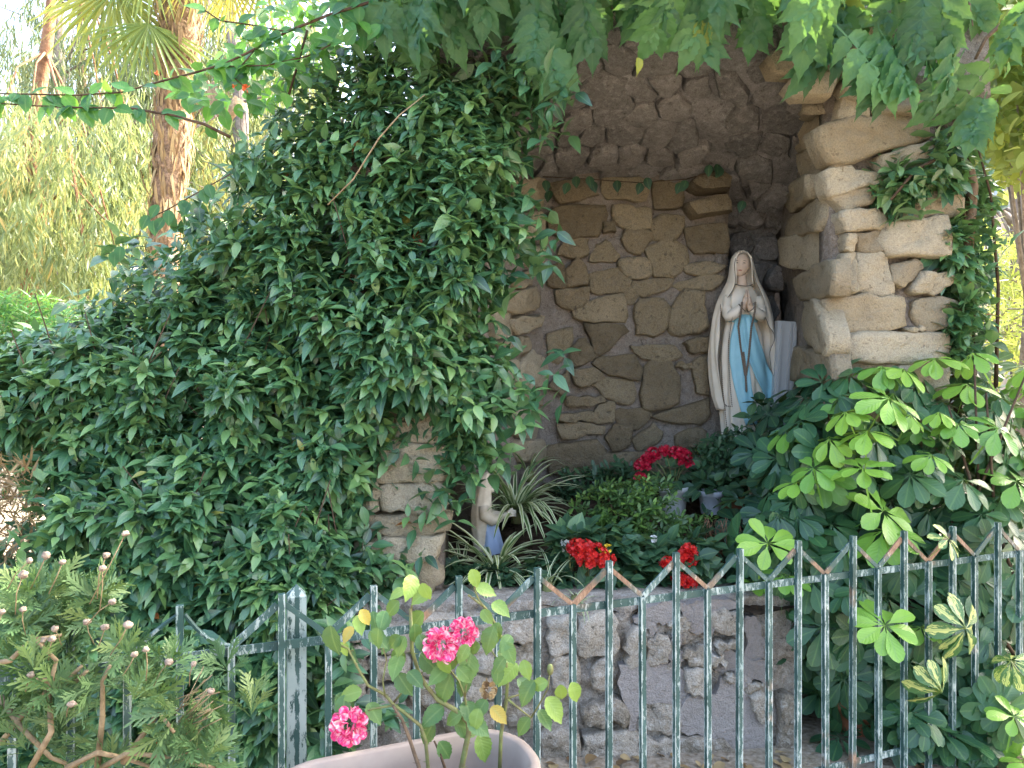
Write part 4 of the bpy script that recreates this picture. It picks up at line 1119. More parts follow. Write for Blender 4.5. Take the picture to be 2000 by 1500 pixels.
LIME = [(1760,1200,.7),(1620,800,.8),(1730,720,.9),(1860,690,.9),(1960,720,.8),(1530,930,.7),(1650,905,.8),(1780,880,.7),(1450,1120,.7),(1700,775,1),(1850,748,1),(1660,835,.9),(1742,805,.6),(1590,850,.8),(1560,905,.8),(1690,985,1.05),(1690,1020,1.1),(1475,1045,.9),(1505,1105,.75),(1830,822,.8),(1905,830,.9),(1795,800,.6),(1690,715,.9),(1940,930,1.),(1690,1195,.9),(1955,1410,.9),(1930,1365,.7),(1960,1450,.7),(1790,700,.9)]
VAR = [(1800,1178,1.1),(1757,1290,1.05),(1880,1235,.8),(1770,1020,.6)]
places = []
def sch_place(px, py, size, sh, off=0.0, face=0.75):
    p, n = surface(np.array([float(px)]), np.array([float(py)]), sf)
    n = n[0] * (face * .62 if sh > .7 else face) + UP * (0.75 if sh > .7 else .5) + rv(1)[0] * (0.22 if sh > .6 else 0.30)
    pos = p[0] + np.array([0, -off, 0])
    ax = unit(np.cross(n, rv(1)[0]))
    places.append((pos, ax, n, size, sh))
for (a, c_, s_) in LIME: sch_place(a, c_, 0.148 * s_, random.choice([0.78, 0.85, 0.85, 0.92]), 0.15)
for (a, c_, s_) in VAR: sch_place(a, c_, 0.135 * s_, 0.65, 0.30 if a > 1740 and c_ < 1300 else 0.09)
rs = np.random.default_rng(5)
# roughly even spacing of the dark leaves
pts = [(a, c_) for a, c_, _ in LIME + VAR]; n_dark = 0
for k in range(4000):
    x, y = sample_poly(SCH, 1, rs)
    if all((x[0] - q[0]) ** 2 + (y[0] - q[1]) ** 2 > 30 ** 2 for q in pts):
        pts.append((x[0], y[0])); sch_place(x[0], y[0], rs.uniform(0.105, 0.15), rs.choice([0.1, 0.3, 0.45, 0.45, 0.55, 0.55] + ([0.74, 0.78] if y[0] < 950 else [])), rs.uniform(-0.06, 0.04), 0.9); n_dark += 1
    if n_dark > 400: break
for (a, c_) in ((1640,1440),(1700,1460),(1760,1440),(1800,1470),(1680,1400),(1740,1400),(1850,1480),(1720,1500),(1600,1350)): sch_place(a, c_, rs.uniform(.11, .14), rs.choice([.1, .3, .45]), 0.0, .9)
for k in range(90):
    a, c_ = rs.uniform(1720, 2030), rs.uniform(900, 1420); sch_place(a, c_, rs.uniform(.11, .15), rs.choice([.3, .45, .55, .55]), rs.uniform(.0, .12), .9)
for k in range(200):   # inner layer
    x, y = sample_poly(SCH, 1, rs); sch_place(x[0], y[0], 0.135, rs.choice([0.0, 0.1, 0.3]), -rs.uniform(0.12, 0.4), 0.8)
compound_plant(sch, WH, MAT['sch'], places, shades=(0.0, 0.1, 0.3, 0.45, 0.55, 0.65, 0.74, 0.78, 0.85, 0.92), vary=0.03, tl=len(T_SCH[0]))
mb = MB()
for k in range(16):
    x, y = sample_poly(SCH, 1, rs); t_ = P(x[0], y[0], 3.15); base = Vector((1.75 + rs.uniform(-.2, .5), 3.15 + rs.uniform(-.1, .1), 0.25))
    mb.tube([base, base.lerp(t_, .5) + Vector((rs.uniform(-.1, .1), .05, .05)), t_], [0.009, 0.007, 0.004], 6)
mb.build('stem', MAT['stem'], sch)

def pot(name, base, r0, r1, h, mat, label, rim=0.02, soil=True, n=28, group=None, tilt=None):
    o = thing(name, base, label, 'pot', group)
    prof = [(r0 * .96, 0), (r0, 0.005), (r1 * .97, h - rim * 1.4), (r1 * 1.06, h - rim * 1.3), (r1 * 1.06, h), (r1 * .98, h), (r1 * .93, h - rim * 1.5), (r0 * .9, h * .3)]
    vs_ = []; fs = []
    for (r, z) in prof:
        for k in range(n):
            a = 2 * math.pi * k / n; vs_.append(Vector((r * math.cos(a), r * math.sin(a), z)) + Vector(base))
    for i in range(len(prof) - 1):
        for k in range(n):
            fs.append((i * n + k, i * n + (k + 1) % n, (i + 1) * n + (k + 1) % n, (i + 1) * n + k))
    fs.append(tuple(range(n - 1, -1, -1)))
    mb = MB(); mb.add(vs_, fs); mb.build('pot_body', mat, o)
    mb = MB(); mb.add([Vector(base) + Vector((r1 * .95 * math.cos(2 * math.pi * k / n), r1 * .95 * math.sin(2 * math.pi * k / n), h - rim * 1.6 + random.uniform(-.004, .004))) for k in range(n)], [tuple(range(n))]); mb.build('soil', MAT['soil'], o)
    return o
pot('terracotta_pot', (1.50, 3.22, 0.0), 0.12, 0.17, 0.15, MAT['terra'], 'terracotta pot half hidden under the umbrella plant leaves', 0.03)

# ================================================================== statue of the praying lady
SY = 4.30; SK = SY / F; SX0 = 1455.0; SZ0 = 868.0
st_base = P(SX0, SZ0, SY)
lady = thing('praying_lady_statue', tuple(st_base), 'tall cream statue of a veiled praying lady with a pale blue sash', 'statue')
def S(px, py, dy):          # photo outline of the statue -> statue space; dy: depth towards the viewer in the same units
    return Vector((st_base.x + (px - SX0) * SK, st_base.y - dy * SK, st_base.z + (SZ0 - py) * SK))
def lathe(rows, n, fold=None, a0=0.0, a1=2 * math.pi, close=True):
    """rows: (py, xl, xr, ry); returns verts, faces"""
    V = []; Fc = []
    for i, (py, xl, xr, ry) in enumerate(rows):
        c = (xl + xr) / 2; rx = (xr - xl) / 2
        lo = a0[i] if hasattr(a0, '__len__') else a0; hi = a1[i] if hasattr(a1, '__len__') else a1
        for k in range(n):
            t = lo + (hi - lo) * k / (n if close else n - 1)
            f = 1 + (fold(t, py) if fold else 0)
            V.append(S(c + rx * math.cos(t) * f, py, ry * math.sin(t) * f))
    for i in range(len(rows) - 1):
        for k in range(n if close else n - 1):
            Fc.append((i * n + k, i * n + (k + 1) % n, (i + 1) * n + (k + 1) % n, (i + 1) * n + k))
    return V, Fc
def interp_rows(rows, m):
    rows = np.array(rows, float); t = np.linspace(rows[0, 0], rows[-1, 0], m)
    # smooth interpolation
    out_ = [t]
    for c in range(1, rows.shape[1]):
        v = np.interp(t, rows[:, 0], rows[:, c])
        for _ in range(2): v[1:-1] = (v[:-2] + 2 * v[1:-1] + v[2:]) / 4
        out_.append(v)
    return [tuple(r_) for r_ in np.stack(out_, 1)]
robe_rows = interp_rows([(556, 1434, 1464, 9), (564, 1424, 1474, 16), (585, 1414, 1484, 24), (610, 1418, 1480, 25), (622, 1420, 1476, 23), (645, 1414, 1484, 26), (700, 1408, 1492, 29), (760, 1407, 1494, 30), (820, 1410, 1494, 30), (868, 1413, 1494, 30)], 40)
def robe_fold(t, py):
    k = np.clip((py - 615) / 60, 0, 1)
    return k * (0.055 * math.sin(13 * t + 0.012 * py) + 0.035 * math.sin(7 * t - 0.02 * py + 1)) + (1 - k) * 0.012 * math.sin(11 * t)
V, Fc = lathe(robe_rows, 96, robe_fold); Fc.append(tuple(range((len(robe_rows) - 1) * 96, len(robe_rows) * 96)))
mb = MB(); mb.add(V, Fc); mb.build('robe', MAT['plaster'], lady)
def robe_front(px, py):
    for r_ in robe_rows:
        if r_[0] >= py: break
    c = (r_[1] + r_[2]) / 2; rx = (r_[2] - r_[1]) / 2
    return r_[3] * math.sqrt(max(0.06, 1 - min(1, ((px - c) / rx)) ** 2)) if abs(px - c) < rx else r_[3] * 0.25
# mantle: hood and long open cape, edges left and right of the front opening
mant = interp_rows([(489.5, 1444, 1452, 4, 1445, 1451), (493, 1436, 1460, 13, 1439, 1457), (500, 1430.5, 1466, 20, 1434, 1463), (518, 1427, 1471, 23, 1430, 1467), (543, 1424, 1477, 24, 1431, 1468), (558, 1418, 1484, 25, 1430, 1471), (572, 1410, 1492, 27, 1424, 1480), (590, 1402, 1500, 29, 1410, 1487), (618, 1394, 1507, 31, 1402, 1481), (656, 1388, 1511, 33, 1401, 1506), (700, 1386, 1513, 34, 1398, 1494), (740, 1389, 1516, 34, 1401, 1508), (775, 1394, 1516, 33, 1404, 1511), (800, 1402, 1511, 31, 1410, 1506)], 56)
a0, a1, rows = [], [], []
for (py, xl, xr, ry, el, er) in mant:
    c = (xl + xr) / 2; rx = (xr - xl) / 2
    aR = math.acos(max(-1, min(1, (er - c) / rx))); aL = math.acos(max(-1, min(1, (el - c) / rx)))
    # angle 0 = right, +pi/2 = front, going the long way round the back
    a0.append(aR); a1.append(aL - 2 * math.pi); rows.append((py, xl, xr, ry))
def mant_fold(t, py):
    k = np.clip((py - 540) / 90, 0, 1)
    return k * (0.030 * math.sin(15 * t + 0.02 * py) + 0.022 * math.sin(6 * t + 0.035 * py)) + 0.004 * math.sin(24 * t)
NM = 80
V, Fc = lathe(rows, NM, mant_fold, a0, a1, False)
# ragged hem: lift the lower edge at the sides
mb = MB(); mb.add(V, Fc); ob = mb.build('mantle', MAT['plaster'], lady)
md = ob.modifiers.new('thickness', 'SOLIDIFY'); md.thickness = 2.4 * SK; md.offset = 0.0
for col_, nm in ((0, 'trim'), (NM - 1, 'trim')):
    pts = [V[i * NM + col_] + Vector((0, -1.2 * SK, 0)) for i in range(len(rows))]
    # start the painted edge below the crown
    mb = MB(); mb.tube(pts[3:], 0.6 * SK, 5); mb.build(nm, MAT['trim'], lady)
mb = MB(); mb.tube([V[(len(rows) - 1) * NM + k] for k in range(NM)], 0.8 * SK, 5); mb.build('trim', MAT['trim'], lady)
# inner veil around the face
veil = interp_rows([(494, 1437, 1459, 14), (503, 1432, 1464.5, 19.5), (520, 1430, 1467, 22.5), (540, 1431, 1468, 22.5), (558, 1431, 1470, 20)], 14)
va0, va1 = [], []
for (py, xl, xr, ry) in veil:
    k = 0.42 if py > 503 else 0.42 + (503 - py) / 12 * 0.9
    va0.append(math.pi / 2 - (1.12 - k * 0.55)); va1.append(math.pi / 2 + (1.12 - k * 0.55) - 2 * math.pi)
V2, F2 = lathe(veil, 40, lambda t, py: 0.02 * math.sin(10 * t), va0, va1, False)
mb = MB(); mb.add(V2, F2); ob = mb.build('veil', MAT['plaster'], lady); md = ob.modifiers.new('thickness', 'SOLIDIFY'); md.thickness = 1.6 * SK
# head: one modelled mesh, turned a little to the viewer's left and down
HN, HV = 28, 24
V = []; Fc = []
hc = (1446.5, 519.0)
for j in range(HV + 1):
    t = math.pi * j / HV
    for k in range(HN):
        a = 2 * math.pi * k / HN
        x = math.sin(t) * math.sin(a); y = math.sin(t) * math.cos(a); z = math.cos(t)    # y towards the viewer
        rx, ry, rz = 16.2, 17.5, 23.5
        if z < 0:
            rx *= 1 - 0.34 * (-z) ** 1.5
        X_, Y_, Z_ = x * rx, y * ry, z * rz
        if y > 0:
            Y_ += 5.2 * math.exp(-((X_) / 2.3) ** 2 - ((Z_ + 2.6) / 3.4) ** 2)           # nose tip
            Y_ += 2.2 * math.exp(-((X_) / 1.7) ** 2 - ((Z_ - 3.0) / 4.5) ** 2)           # bridge
            for sx in (-1, 1):
                Y_ -= 2.3 * math.exp(-((X_ - sx * 6.2) / 3.4) ** 2 - ((Z_ - 2.8) / 2.4) ** 2)   # eye sockets
                Y_ += 0.8 * math.exp(-((X_ - sx * 7.2) / 4.0) ** 2 - ((Z_ + 4.5) / 4.0) ** 2)   # cheeks
            Y_ += 1.3 * math.exp(-((X_) / 4.0) ** 2 - ((Z_ + 11.5) / 1.8) ** 2)          # lips
            Y_ += 1.5 * math.exp(-((X_) / 4.5) ** 2 - ((Z_ + 19.0) / 3.2) ** 2)          # chin
            Y_ -= 0.9 * math.exp(-((X_) / 4.0) ** 2 - ((Z_ + 15.0) / 1.4) ** 2)
        V.append((X_, Y_, Z_))
for j in range(HV):
    for k in range(HN):
        Fc.append((j * HN + k, (j + 1) * HN + k, (j + 1) * HN + (k + 1) % HN, j * HN + (k + 1) % HN))
def head_p(q):
    yaw, roll = math.radians(-20), math.radians(-4)
    X_, Y_, Z_ = q
    X1 = X_ * math.cos(yaw) + Y_ * math.sin(yaw); Y1 = -X_ * math.sin(yaw) + Y_ * math.cos(yaw)
    X2 = X1 * math.cos(roll) - Z_ * math.sin(roll); Z2 = X1 * math.sin(roll) + Z_ * math.cos(roll)
    return S(hc[0] + X2, hc[1] - Z2, 2.5 + Y1)
mb = MB(); mb.add([head_p(q) for q in V], Fc)
mb.tube([S(1448, 538, 0), S(1449, 552, 0), S(1449, 563, 2)], [9.6 * SK, 9.2 * SK, 12.5 * SK], 14)
head = mb.build('head', MAT['skin'], lady)
for sx in (-1, 1):
    mb = MB(); mb.tube([head_p((sx * 6.1 + d, 14.8 - 0.09 * d * d - abs(d) * .12, 2.9 - 0.05 * d * d)) for d in (-3, -1.5, 0, 1.5, 3)], [0.3 * SK, 0.75 * SK, 0.95 * SK, 0.75 * SK, 0.3 * SK], 5); mb.build('eye', MAT['eye'], head)
    mb = MB(); mb.tube([head_p((sx * 6.4 + d, 15.6 - 0.06 * d * d, 7.4 - 0.09 * d * d)) for d in (-3.6, -1.2, 1.2, 3.6)], 0.42 * SK, 5); mb.build('eyebrow', MAT['trim'], head)
mb = MB(); mb.tube([head_p((d, 16.9 - 0.07 * d * d, -11.4 + (0.25 if abs(d) > 2 else -.1))) for d in (-3.6, -2, 0, 2, 3.6)], [0.3 * SK, 0.95 * SK, 1.15 * SK, 0.95 * SK, 0.3 * SK], 6); mb.build('lips', MAT['lip'], head)
# collar line
mb = MB(); mb.tube([S(1432 + 3.4 * k, 557 + 4.5 * math.sin(math.pi * k / 10), 14 + 10 * math.sin(math.pi * k / 10)) for k in range(11)], 0.9 * SK, 5); mb.build('collar', MAT['trim'], lady)
# sleeves
for pts, rr in (([(1418, 580, 8), (1414, 604, 16), (1416, 620, 26), (1426, 614, 34), (1437, 604, 39)], [9, 10.5, 11, 10.5, 9]), ([(1478, 582, 8), (1481, 604, 16), (1477, 619, 26), (1466, 613, 34), (1454, 604, 39)], [9, 10.5, 11, 10.5, 9])):
    P5 = [S(*q) for q in pts]; sm = []; sr = []
    for i in range(len(P5) - 1):
        for t in (0, .33, .66): sm.append(P5[i].lerp(P5[i + 1], t)); sr.append((rr[i] * (1 - t) + rr[i + 1] * t) * SK * (1 + .05 * math.sin(i * 3 + t * 9)))
    sm.append(P5[-1]); sr.append(rr[-1] * SK)
    mb = MB(); mb.tube(sm, sr, 16); sl = mb.build('sleeve', MAT['plaster'], lady)
    d = (P5[-1] - P5[-2]).normalized(); e1 = d.cross(Vector((0, 0, 1))).normalized(); e2 = d.cross(e1)
    mb = MB(); mb.tube([P5[-1] + (e1 * math.cos(a) + e2 * math.sin(a)) * 9 * SK for a in [2 * math.pi * k / 20 for k in range(21)]], 0.9 * SK, 5); mb.build('cuff_trim', MAT['trim'], sl)
# praying hands: palms together, fingers up
for sx in (-1, 1):
    mb = MB(); cx = 1445.0
    mb.tube([S(cx + sx * 7.5, 611, 39), S(cx + sx * 5.6, 601, 43), S(cx + sx * 4.2, 592, 44), S(cx + sx * 3.0, 585, 44)], [4.4 * SK, 5.2 * SK, 5.2 * SK, 4.2 * SK], 10)
    for f, (dy, ln) in enumerate(((-3.6, 15), (-1.2, 18), (1.3, 17), (3.6, 13))):
        mb.tube([S(cx + sx * 3.2, 588, 44 + dy), S(cx + sx * 2.6, 588 - ln * .5, 44.6 + dy * .85), S(cx + sx * 1.5, 588 - ln, 44 + dy * .6)], [2.1 * SK, 1.9 * SK, 1.1 * SK], 7)
    mb.tube([S(cx + sx * 4.8, 600, 48), S(cx + sx * 3.4, 593, 50.5), S(cx + sx * 1.8, 585, 50)], [2.3 * SK, 2.0 * SK, 1.2 * SK], 7)
    mb.build('hand', MAT['skin'], lady)
# belt and sash
brow = [(616, 1418.5, 1478.5, 26), (621, 1418, 1479, 27.5), (627, 1418, 1479, 27.5), (631, 1418.5, 1478.5, 26)]
V, Fc = lathe(brow, 48); mb = MB(); mb.add(V, Fc); belt = mb.build('belt', MAT['blue'], lady)
def ribbon(ctr, name):
    V = []; Fc = []; M_ = 11; rows_ = 26
    c = np.array(ctr, float); t = np.linspace(0, 1, len(c)); tt = np.linspace(0, 1, rows_)
    cx = np.interp(tt, t, c[:, 0]); cy_ = np.interp(tt, t, c[:, 1]); hw = np.interp(tt, t, c[:, 2])
    for _ in range(3):
        cx[1:-1] = (cx[:-2] + 2 * cx[1:-1] + cx[2:]) / 4
    for i in range(rows_):
        for k in range(M_):
            s_ = -1 + 2 * k / (M_ - 1); x = cx[i] + s_ * hw[i]
            V.append(S(x, cy_[i] - s_ * hw[i] * (0.45 if name == 'r' else 0.1), robe_front(x, cy_[i]) + 4.6 + 1.5 * math.sin(5.5 * s_ + i * .12)))
    for i in range(rows_ - 1):
        for k in range(M_ - 1): Fc.append((i * M_ + k, i * M_ + k + 1, (i + 1) * M_ + k + 1, (i + 1) * M_ + k))
    mb = MB(); mb.add(V, Fc); ob = mb.build('sash_tail', MAT['blue'], lady); md = ob.modifiers.new('thickness', 'SOLIDIFY'); md.thickness = 1.6 * SK
ribbon([(1440, 620, 10), (1435, 660, 15), (1434, 700, 17), (1439, 745, 16), (1448, 790, 14), (1457, 827, 11)], 'l')
ribbon([(1450, 620, 9), (1455, 655, 13), (1466, 695, 16), (1482, 730, 17), (1500, 760, 17), (1512, 778, 15)], 'r')
# base
mb = MB(); V, Fc = lathe([(866, 1405, 1500, 36), (872, 1402, 1504, 39), (884, 1402, 1504, 39)], 40); mb.add(V, Fc); mb.build('base', MAT['plaster'], lady)
# plinth under the statue
pl_ = thing('statue_plinth', (st_base.x, st_base.y, 0.8), 'rough stone plinth under the praying lady statue', 'plinth')
wpl = Wall((1.16, 4.12), (1.60, 4.12))
slab('plinth_body', wpl, 0.0, 0.44, 0.6, EYE - (884 - HORIZON) / F * SY - 0.001, 0.42, MAT['vstone'], pl_, 0.01, 0.04)
# rosaries
def rosary(name, strands, r, label, grp=None, step=3.4):
    mb = MB()
    for pts in strands:
        c = [S(*q) for q in pts]; L = 0; 
        for i in range(len(c) - 1):
            d = (c[i + 1] - c[i]).length; n_ = max(1, int(d / (step * SK)))
            for k in range(n_): mb.ball(c[i].lerp(c[i + 1], k / n_), r * SK, 6, 4)
        mb.tube(c, r * .35 * SK, 4)
    return props(mb.build(name, MAT['bead'], None), label, 'rosary', grp)
fr = lambda x, y, e=8: (x, y, robe_front(x, y) + e)
ro = rosary('rosary', [[(1433, 596, 52), (1431, 612, 53), fr(1432, 640, 11), fr(1436, 680), fr(1441, 715), fr(1444, 735)], [(1458, 596, 52), (1457, 612, 53), fr(1456, 640, 11), fr(1453, 675), fr(1449, 710), fr(1445, 735)], [fr(1441, 690), fr(1444, 720), fr(1446, 765)]], 2.3, 'thick brown bead rosary draped over the praying hands and blue sash', step=3.2)
rosary('rosary', [[(1400, 598, 27), (1399, 650, 30), (1400, 700, 30), (1403, 760, 30), (1407, 800, 32), (1412, 838, 28)], [(1419, 622, 38), fr(1416, 670, 9), fr(1416, 720, 9), fr(1419, 770, 9), fr(1421, 792, 9), fr(1413, 792, 9), (1406, 788, 32)]], 1.15, 'long thin rosary chain hanging down the cream mantle edge', step=3.6)
# grey plastic box standing behind the statue
lb = thing('light_box', tuple(P(1530, 835, 4.25)), 'grey plastic light cover standing on end beside the cream statue', 'lamp cover')
a = P(1522, 845, 4.25); b_ = P(1536, 628, 4.25)
mb = MB(); mb.bar(a, b_, 0.115, 0.05, Vector((1, 0, 0))); mb.build('cover', MAT['perspex'], lb, False)
for dx in (-0.036, 0.016, 0.042):
    mb = MB(); mb.bar(a + Vector((dx, -0.03, 0.02)), b_ + Vector((dx, -0.03, -0.012)), 0.012, 0.012, Vector((1, 0, 0))); mb.build('rib', MAT['perspex'], lb, False)

# ================================================================== kneeling girl statue (profile, facing right)
KY = 3.62; KK = KY / F; KB = P(955, 1105, KY)
girl = thing('kneeling_girl_statue', tuple(KB), 'small weathered statue of a kneeling girl in beige hood and blue skirt', 'statue')
def K(px, py, d): return Vector((KB.x + (px - 955) * KK, KY - d * KK, KB.z + (1105 - py) * KK))
def klathe(rows, n=28, fold=0.0):
    V = []; Fc = []
    for (py, cx, rx, ry) in rows:
        for k in range(n):
            t = 2 * math.pi * k / n; f = 1 + fold * math.sin(8 * t + py * .03)
            V.append(K(cx + rx * math.cos(t) * f, py, ry * math.sin(t) * f))
    for i in range(len(rows) - 1):
        for k in range(n): Fc.append((i * n + k, i * n + (k + 1) % n, (i + 1) * n + (k + 1) % n, (i + 1) * n + k))
    Fc.append(tuple(range(n - 1, -1, -1))); Fc.append(tuple((len(rows) - 1) * n + k for k in range(n)))
    return V, Fc
mb = MB(); mb.add(*klathe(interp_rows([(1005, 950, 16, 15), (1025, 955, 18, 17), (1055, 958, 22, 20), (1085, 962, 28, 24), (1105, 964, 34, 28)], 14), 40, 0.06)); mb.build('skirt', MAT['skirtk'], girl)
mb = MB(); mb.add(*klathe(interp_rows([(922, 951, 3, 3), (928, 949, 11, 11), (942, 947, 15, 14), (955, 946, 14, 15), (968, 943, 17, 19), (1000, 940, 21, 23), (1030, 939, 19, 22), (1060, 938, 15, 20), (1078, 939, 12, 18)], 22), 40, 0.035)); mb.build('hood', MAT['hoodk'], girl)
# face
mb = MB(); mb.ball(K(955, 944, 0), 10.5 * KK, 14, 12, (0.95, 0.95, 1.25)); mb.ball(K(965, 946, 0), 2.2 * KK, 6, 5, (1.2, .8, 1.2)); mb.ball(K(961, 957, 0), 4.5 * KK, 8, 6)
mb.build('head', MAT['plaster'], girl)
for s_ in (-1, 1):
    mb = MB(); mb.tube([K(945, 985, s_ * 17), K(948, 1004, s_ * 22), K(962, 1012, s_ * 19), K(978, 1009, s_ * 9)], [10 * KK, 12 * KK, 12 * KK, 8.5 * KK], 14); mb.build('sleeve', MAT['hoodk'], girl)
    mb = MB(); mb.tube([K(977, 1009, s_ * 8), K(988, 1006, s_ * 5), K(996, 1003, s_ * 3)], [5 * KK, 5.2 * KK, 4.5 * KK], 10)
    for f in range(4): mb.tube([K(994, 999 + f * 3, s_ * 3), K(1002, 997 + f * 3.2, s_ * 2.6), K(1008, 998 + f * 3.2, s_ * 1.4)], [1.9 * KK, 1.7 * KK, 1.2 * KK], 6)
    mb.tube([K(990, 1002, s_ * 4), K(996, 996, s_ * 3.5), K(1001, 993, s_ * 2)], [2.0 * KK, 1.8 * KK, 1.2 * KK], 6)
    mb.build('hand', MAT['plaster'], girl)
mb = MB(); mb.box(KB + Vector((0.01, 0, -0.1)), (0.09, 0.075, 0.1)); mb.build('base', MAT['gmortar'], girl, False)

# ================================================================== bed plants
def blade(L, seed, droop, w=0.055):
    st = [(0, 0)] + [(u, w * (1 - u ** 2.2) ** .6 * (0.6 + 0.8 * min(1, u * 3)) * 0.6) for u in (0.03, .15, .3, .45, .6, .75, .9)] + [(1, 0)]
    v, t, uv = leaf_tpl(st, 0.5, 0.0)
    # arch: circular bend
    u = v[:, 0].copy(); z = v[:, 2].copy(); k = droop
    v[:, 0] = np.sin(k * u) / k; v[:, 2] = z - (1 - np.cos(k * u)) / k
    return v, t, uv
BL = [blade(1, i, d, w) for i, (d, w) in enumerate([(0.9, .036), (1.6, .036), (2.2, .032), (1.3, .04)])]
def spider(name, base, n, L, label, seed, up=(0.25, 1.2), group=None, lean=(0, 0)):
    rg = random.Random(seed)
    o = thing(name, tuple(base), label, 'plant', group)
    pl = []
    for k in range(n):
        a = rg.uniform(0, 2 * math.pi); el = rg.uniform(*up)
        ax = np.array([math.cos(a) * math.cos(el) + lean[0], math.sin(a) * math.cos(el) + lean[1], math.sin(el)])
        pl.append((np.array(base) + np.array([rg.uniform(-.02, .02), rg.uniform(-.02, .02), 0.0]), ax, UP * 1.0 - ax * .2 + 0.01, L * rg.uniform(.6, 1.1), rg.choice([.1, .4, .7, .95])))
    compound_plant(o, BL, MAT['spider'], pl, name='blade', shades=(.1, .4, .7, .95))
    mb = MB(); mb.tube([Vector(base) - Vector((0, 0, .03)), Vector(base) + Vector((0, 0, .03))], [0.03, 0.02], 8); mb.build('crown', MAT['gstem'], o)
    return o
spider('spider_plant', P(965, 1125, 3.35), 85, 0.42, 'arching cream-striped spider plant at the feet of the kneeling statue', 1)
spider('spider_plant', P(1008, 1010, 3.80), 80, 0.46, 'tall cream-striped spider plant arching behind the kneeling statue', 2, (0.5, 1.35), lean=(.15, -.1))
spider('spider_plant', P(905, 1120, 3.5), 34, 0.36, 'shaded spider plant tucked against the left stone pier', 3)
spider('spider_plant', P(1070, 1150, 3.12), 16, 0.24, 'upright boldly white-striped grassy plant at the wall edge', 4, (0.9, 1.5))
spider('spider_plant', P(1125, 1178, 3.0), 22, 0.13, 'tiny striped spider plantlet sprouting from the wall top', 5)
spider('spider_plant', P(1035, 930, 4.1), 9, 0.3, 'pale dry grass stalks bending against the back wall', 6, (0.9, 1.4))

def rosette_shrub(name, base, poly, Y0, T, n, tpl, mat, size, label, cat='shrub', per=7, seed=1, shade=(0.45, 0.2), amp=0.05, inner=0.5, stems=10, stem_mat='stem'):
    rg = np.random.default_rng(seed)
    o = thing(name, tuple(base), label, cat)
    fY = lambda a, c_: Y0 + 0 * a
    fn = lambda a, c_: bulge(a, c_, poly, fY, 70.0, T, amp, 0.02)
    x, y = sample_poly(poly, n, rg)
    p, nr = surface(x, y, fn)
    dep = np.where(rg.random(n) < inner, rg.uniform(0.0, T * 1.2, n), 0)
    p = p - nr * dep[:, None]
    ax = unit(nr * 0.6 + UP * 0.7 + rv(n, rg) * 0.5)
    e1 = unit(np.cross(ax, np.array([0.3, 0.8, 0.2]))); e2 = np.cross(ax, e1)
    A, N_, PP, SS, RR = [], [], [], [], []
    sh = np.clip(rg.normal(shade[0], shade[1], n), 0, 0.99)
    for k in range(per):
        a = 2 * math.pi * k / per * 1.0 + rg.uniform(-.3, .3, n); lvl = k % 2
        perp = e1 * np.cos(a)[:, None] + e2 * np.sin(a)[:, None]
        A.append(unit(perp + ax * (0.25 + 0.5 * lvl))); N_.append(ax + rv(n, rg) * .2); PP.append(p + ax * 0.01 * lvl)
        SS.append(rg.uniform(size[0], size[1], n)); RR.append(np.clip(sh + rg.normal(0, .08, n) + .1 * lvl, 0, 1))
    R = frames(np.concatenate(A), np.concatenate(N_))
    leaf_plant(o, tpl, R, np.concatenate(PP), np.concatenate(SS), np.concatenate(RR), mat, n_parts=120)
    if stems:
        mb = MB()
        for k in range(stems):
            i = rg.integers(n); t_ = Vector(p[i]); b0 = Vector(base) + Vector((rg.uniform(-.05, .05), rg.uniform(-.04, .04), 0))
            mb.tube([b0, b0.lerp(t_, .5) + Vector((rg.uniform(-.03, .03), .02, .03)), t_], [0.006, 0.004, 0.0025], 5)
        mb.build('stem', MAT[stem_mat], o)
    return o
AZ = [(1120,985),(1180,940),(1240,925),(1320,940),(1330,1000),(1400,1010),(1400,1080),(1360,1120),(1200,1120),(1130,1080)]
rosette_shrub('azalea_shrub', P(1240, 1130, 3.55), AZ, 3.42, 0.22, 330, T_AZA, MAT['aza'], (0.032, 0.055), 'rounded azalea shrub with small light green rosettes in the middle of the bed', seed=2)
DK = [(1350,880),(1400,850),(1450,840),(1510,850),(1530,900),(1510,950),(1440,960),(1400,970),(1350,930)]
rosette_shrub('dark_shrub', P(1480, 1010, 4.0), DK, 3.88, 0.16, 190, T_AZA, MAT['dkleaf'], (0.045, 0.075), 'dark leafy shrub with bare lower branches at the feet of the praying statue', seed=3, stems=16, stem_mat='tstem')
DV = [(1450,795),(1480,780),(1500,800),(1530,810),(1540,850),(1490,850),(1455,830)]
rosette_shrub('ivy_sprig', P(1500, 900, 4.0), DV, 3.95, 0.08, 9, T_ROUND, MAT['dkleaf'], (0.07, 0.10), 'dark broad-leaved ivy sprig in front of the statue hem', 'plant', per=4, seed=4, inner=0.2, stems=4)
LB = [(1090,1050),(1180,1020),(1290,1060),(1400,1050),(1420,1130),(1400,1165),(1000,1165),(1010,1110)]
rosette_shrub('low_bedding_plant', P(1200, 1165, 3.1), LB, 3.18, 0.10, 130, T_ROUND, MAT['dkleaf'], (0.05, 0.085), 'low dark green bedding leaves along the top of the retaining wall', 'plant', per=5, seed=5, stems=0)
LE = [(870,1100),(1000,1110),(1010,1165),(860,1165)]
rosette_shrub('low_bedding_plant', P(930, 1165, 3.1), LE, 3.2, 0.08, 60, T_ROUND, MAT['dkleaf'], (0.035, 0.055), 'low clover-like leaves under the spider plant by the left pier', 'plant', per=5, seed=6, stems=0)
BK = [(1080,930),(1180,915),(1230,900),(1250,960),(1160,990),(1085,980)]
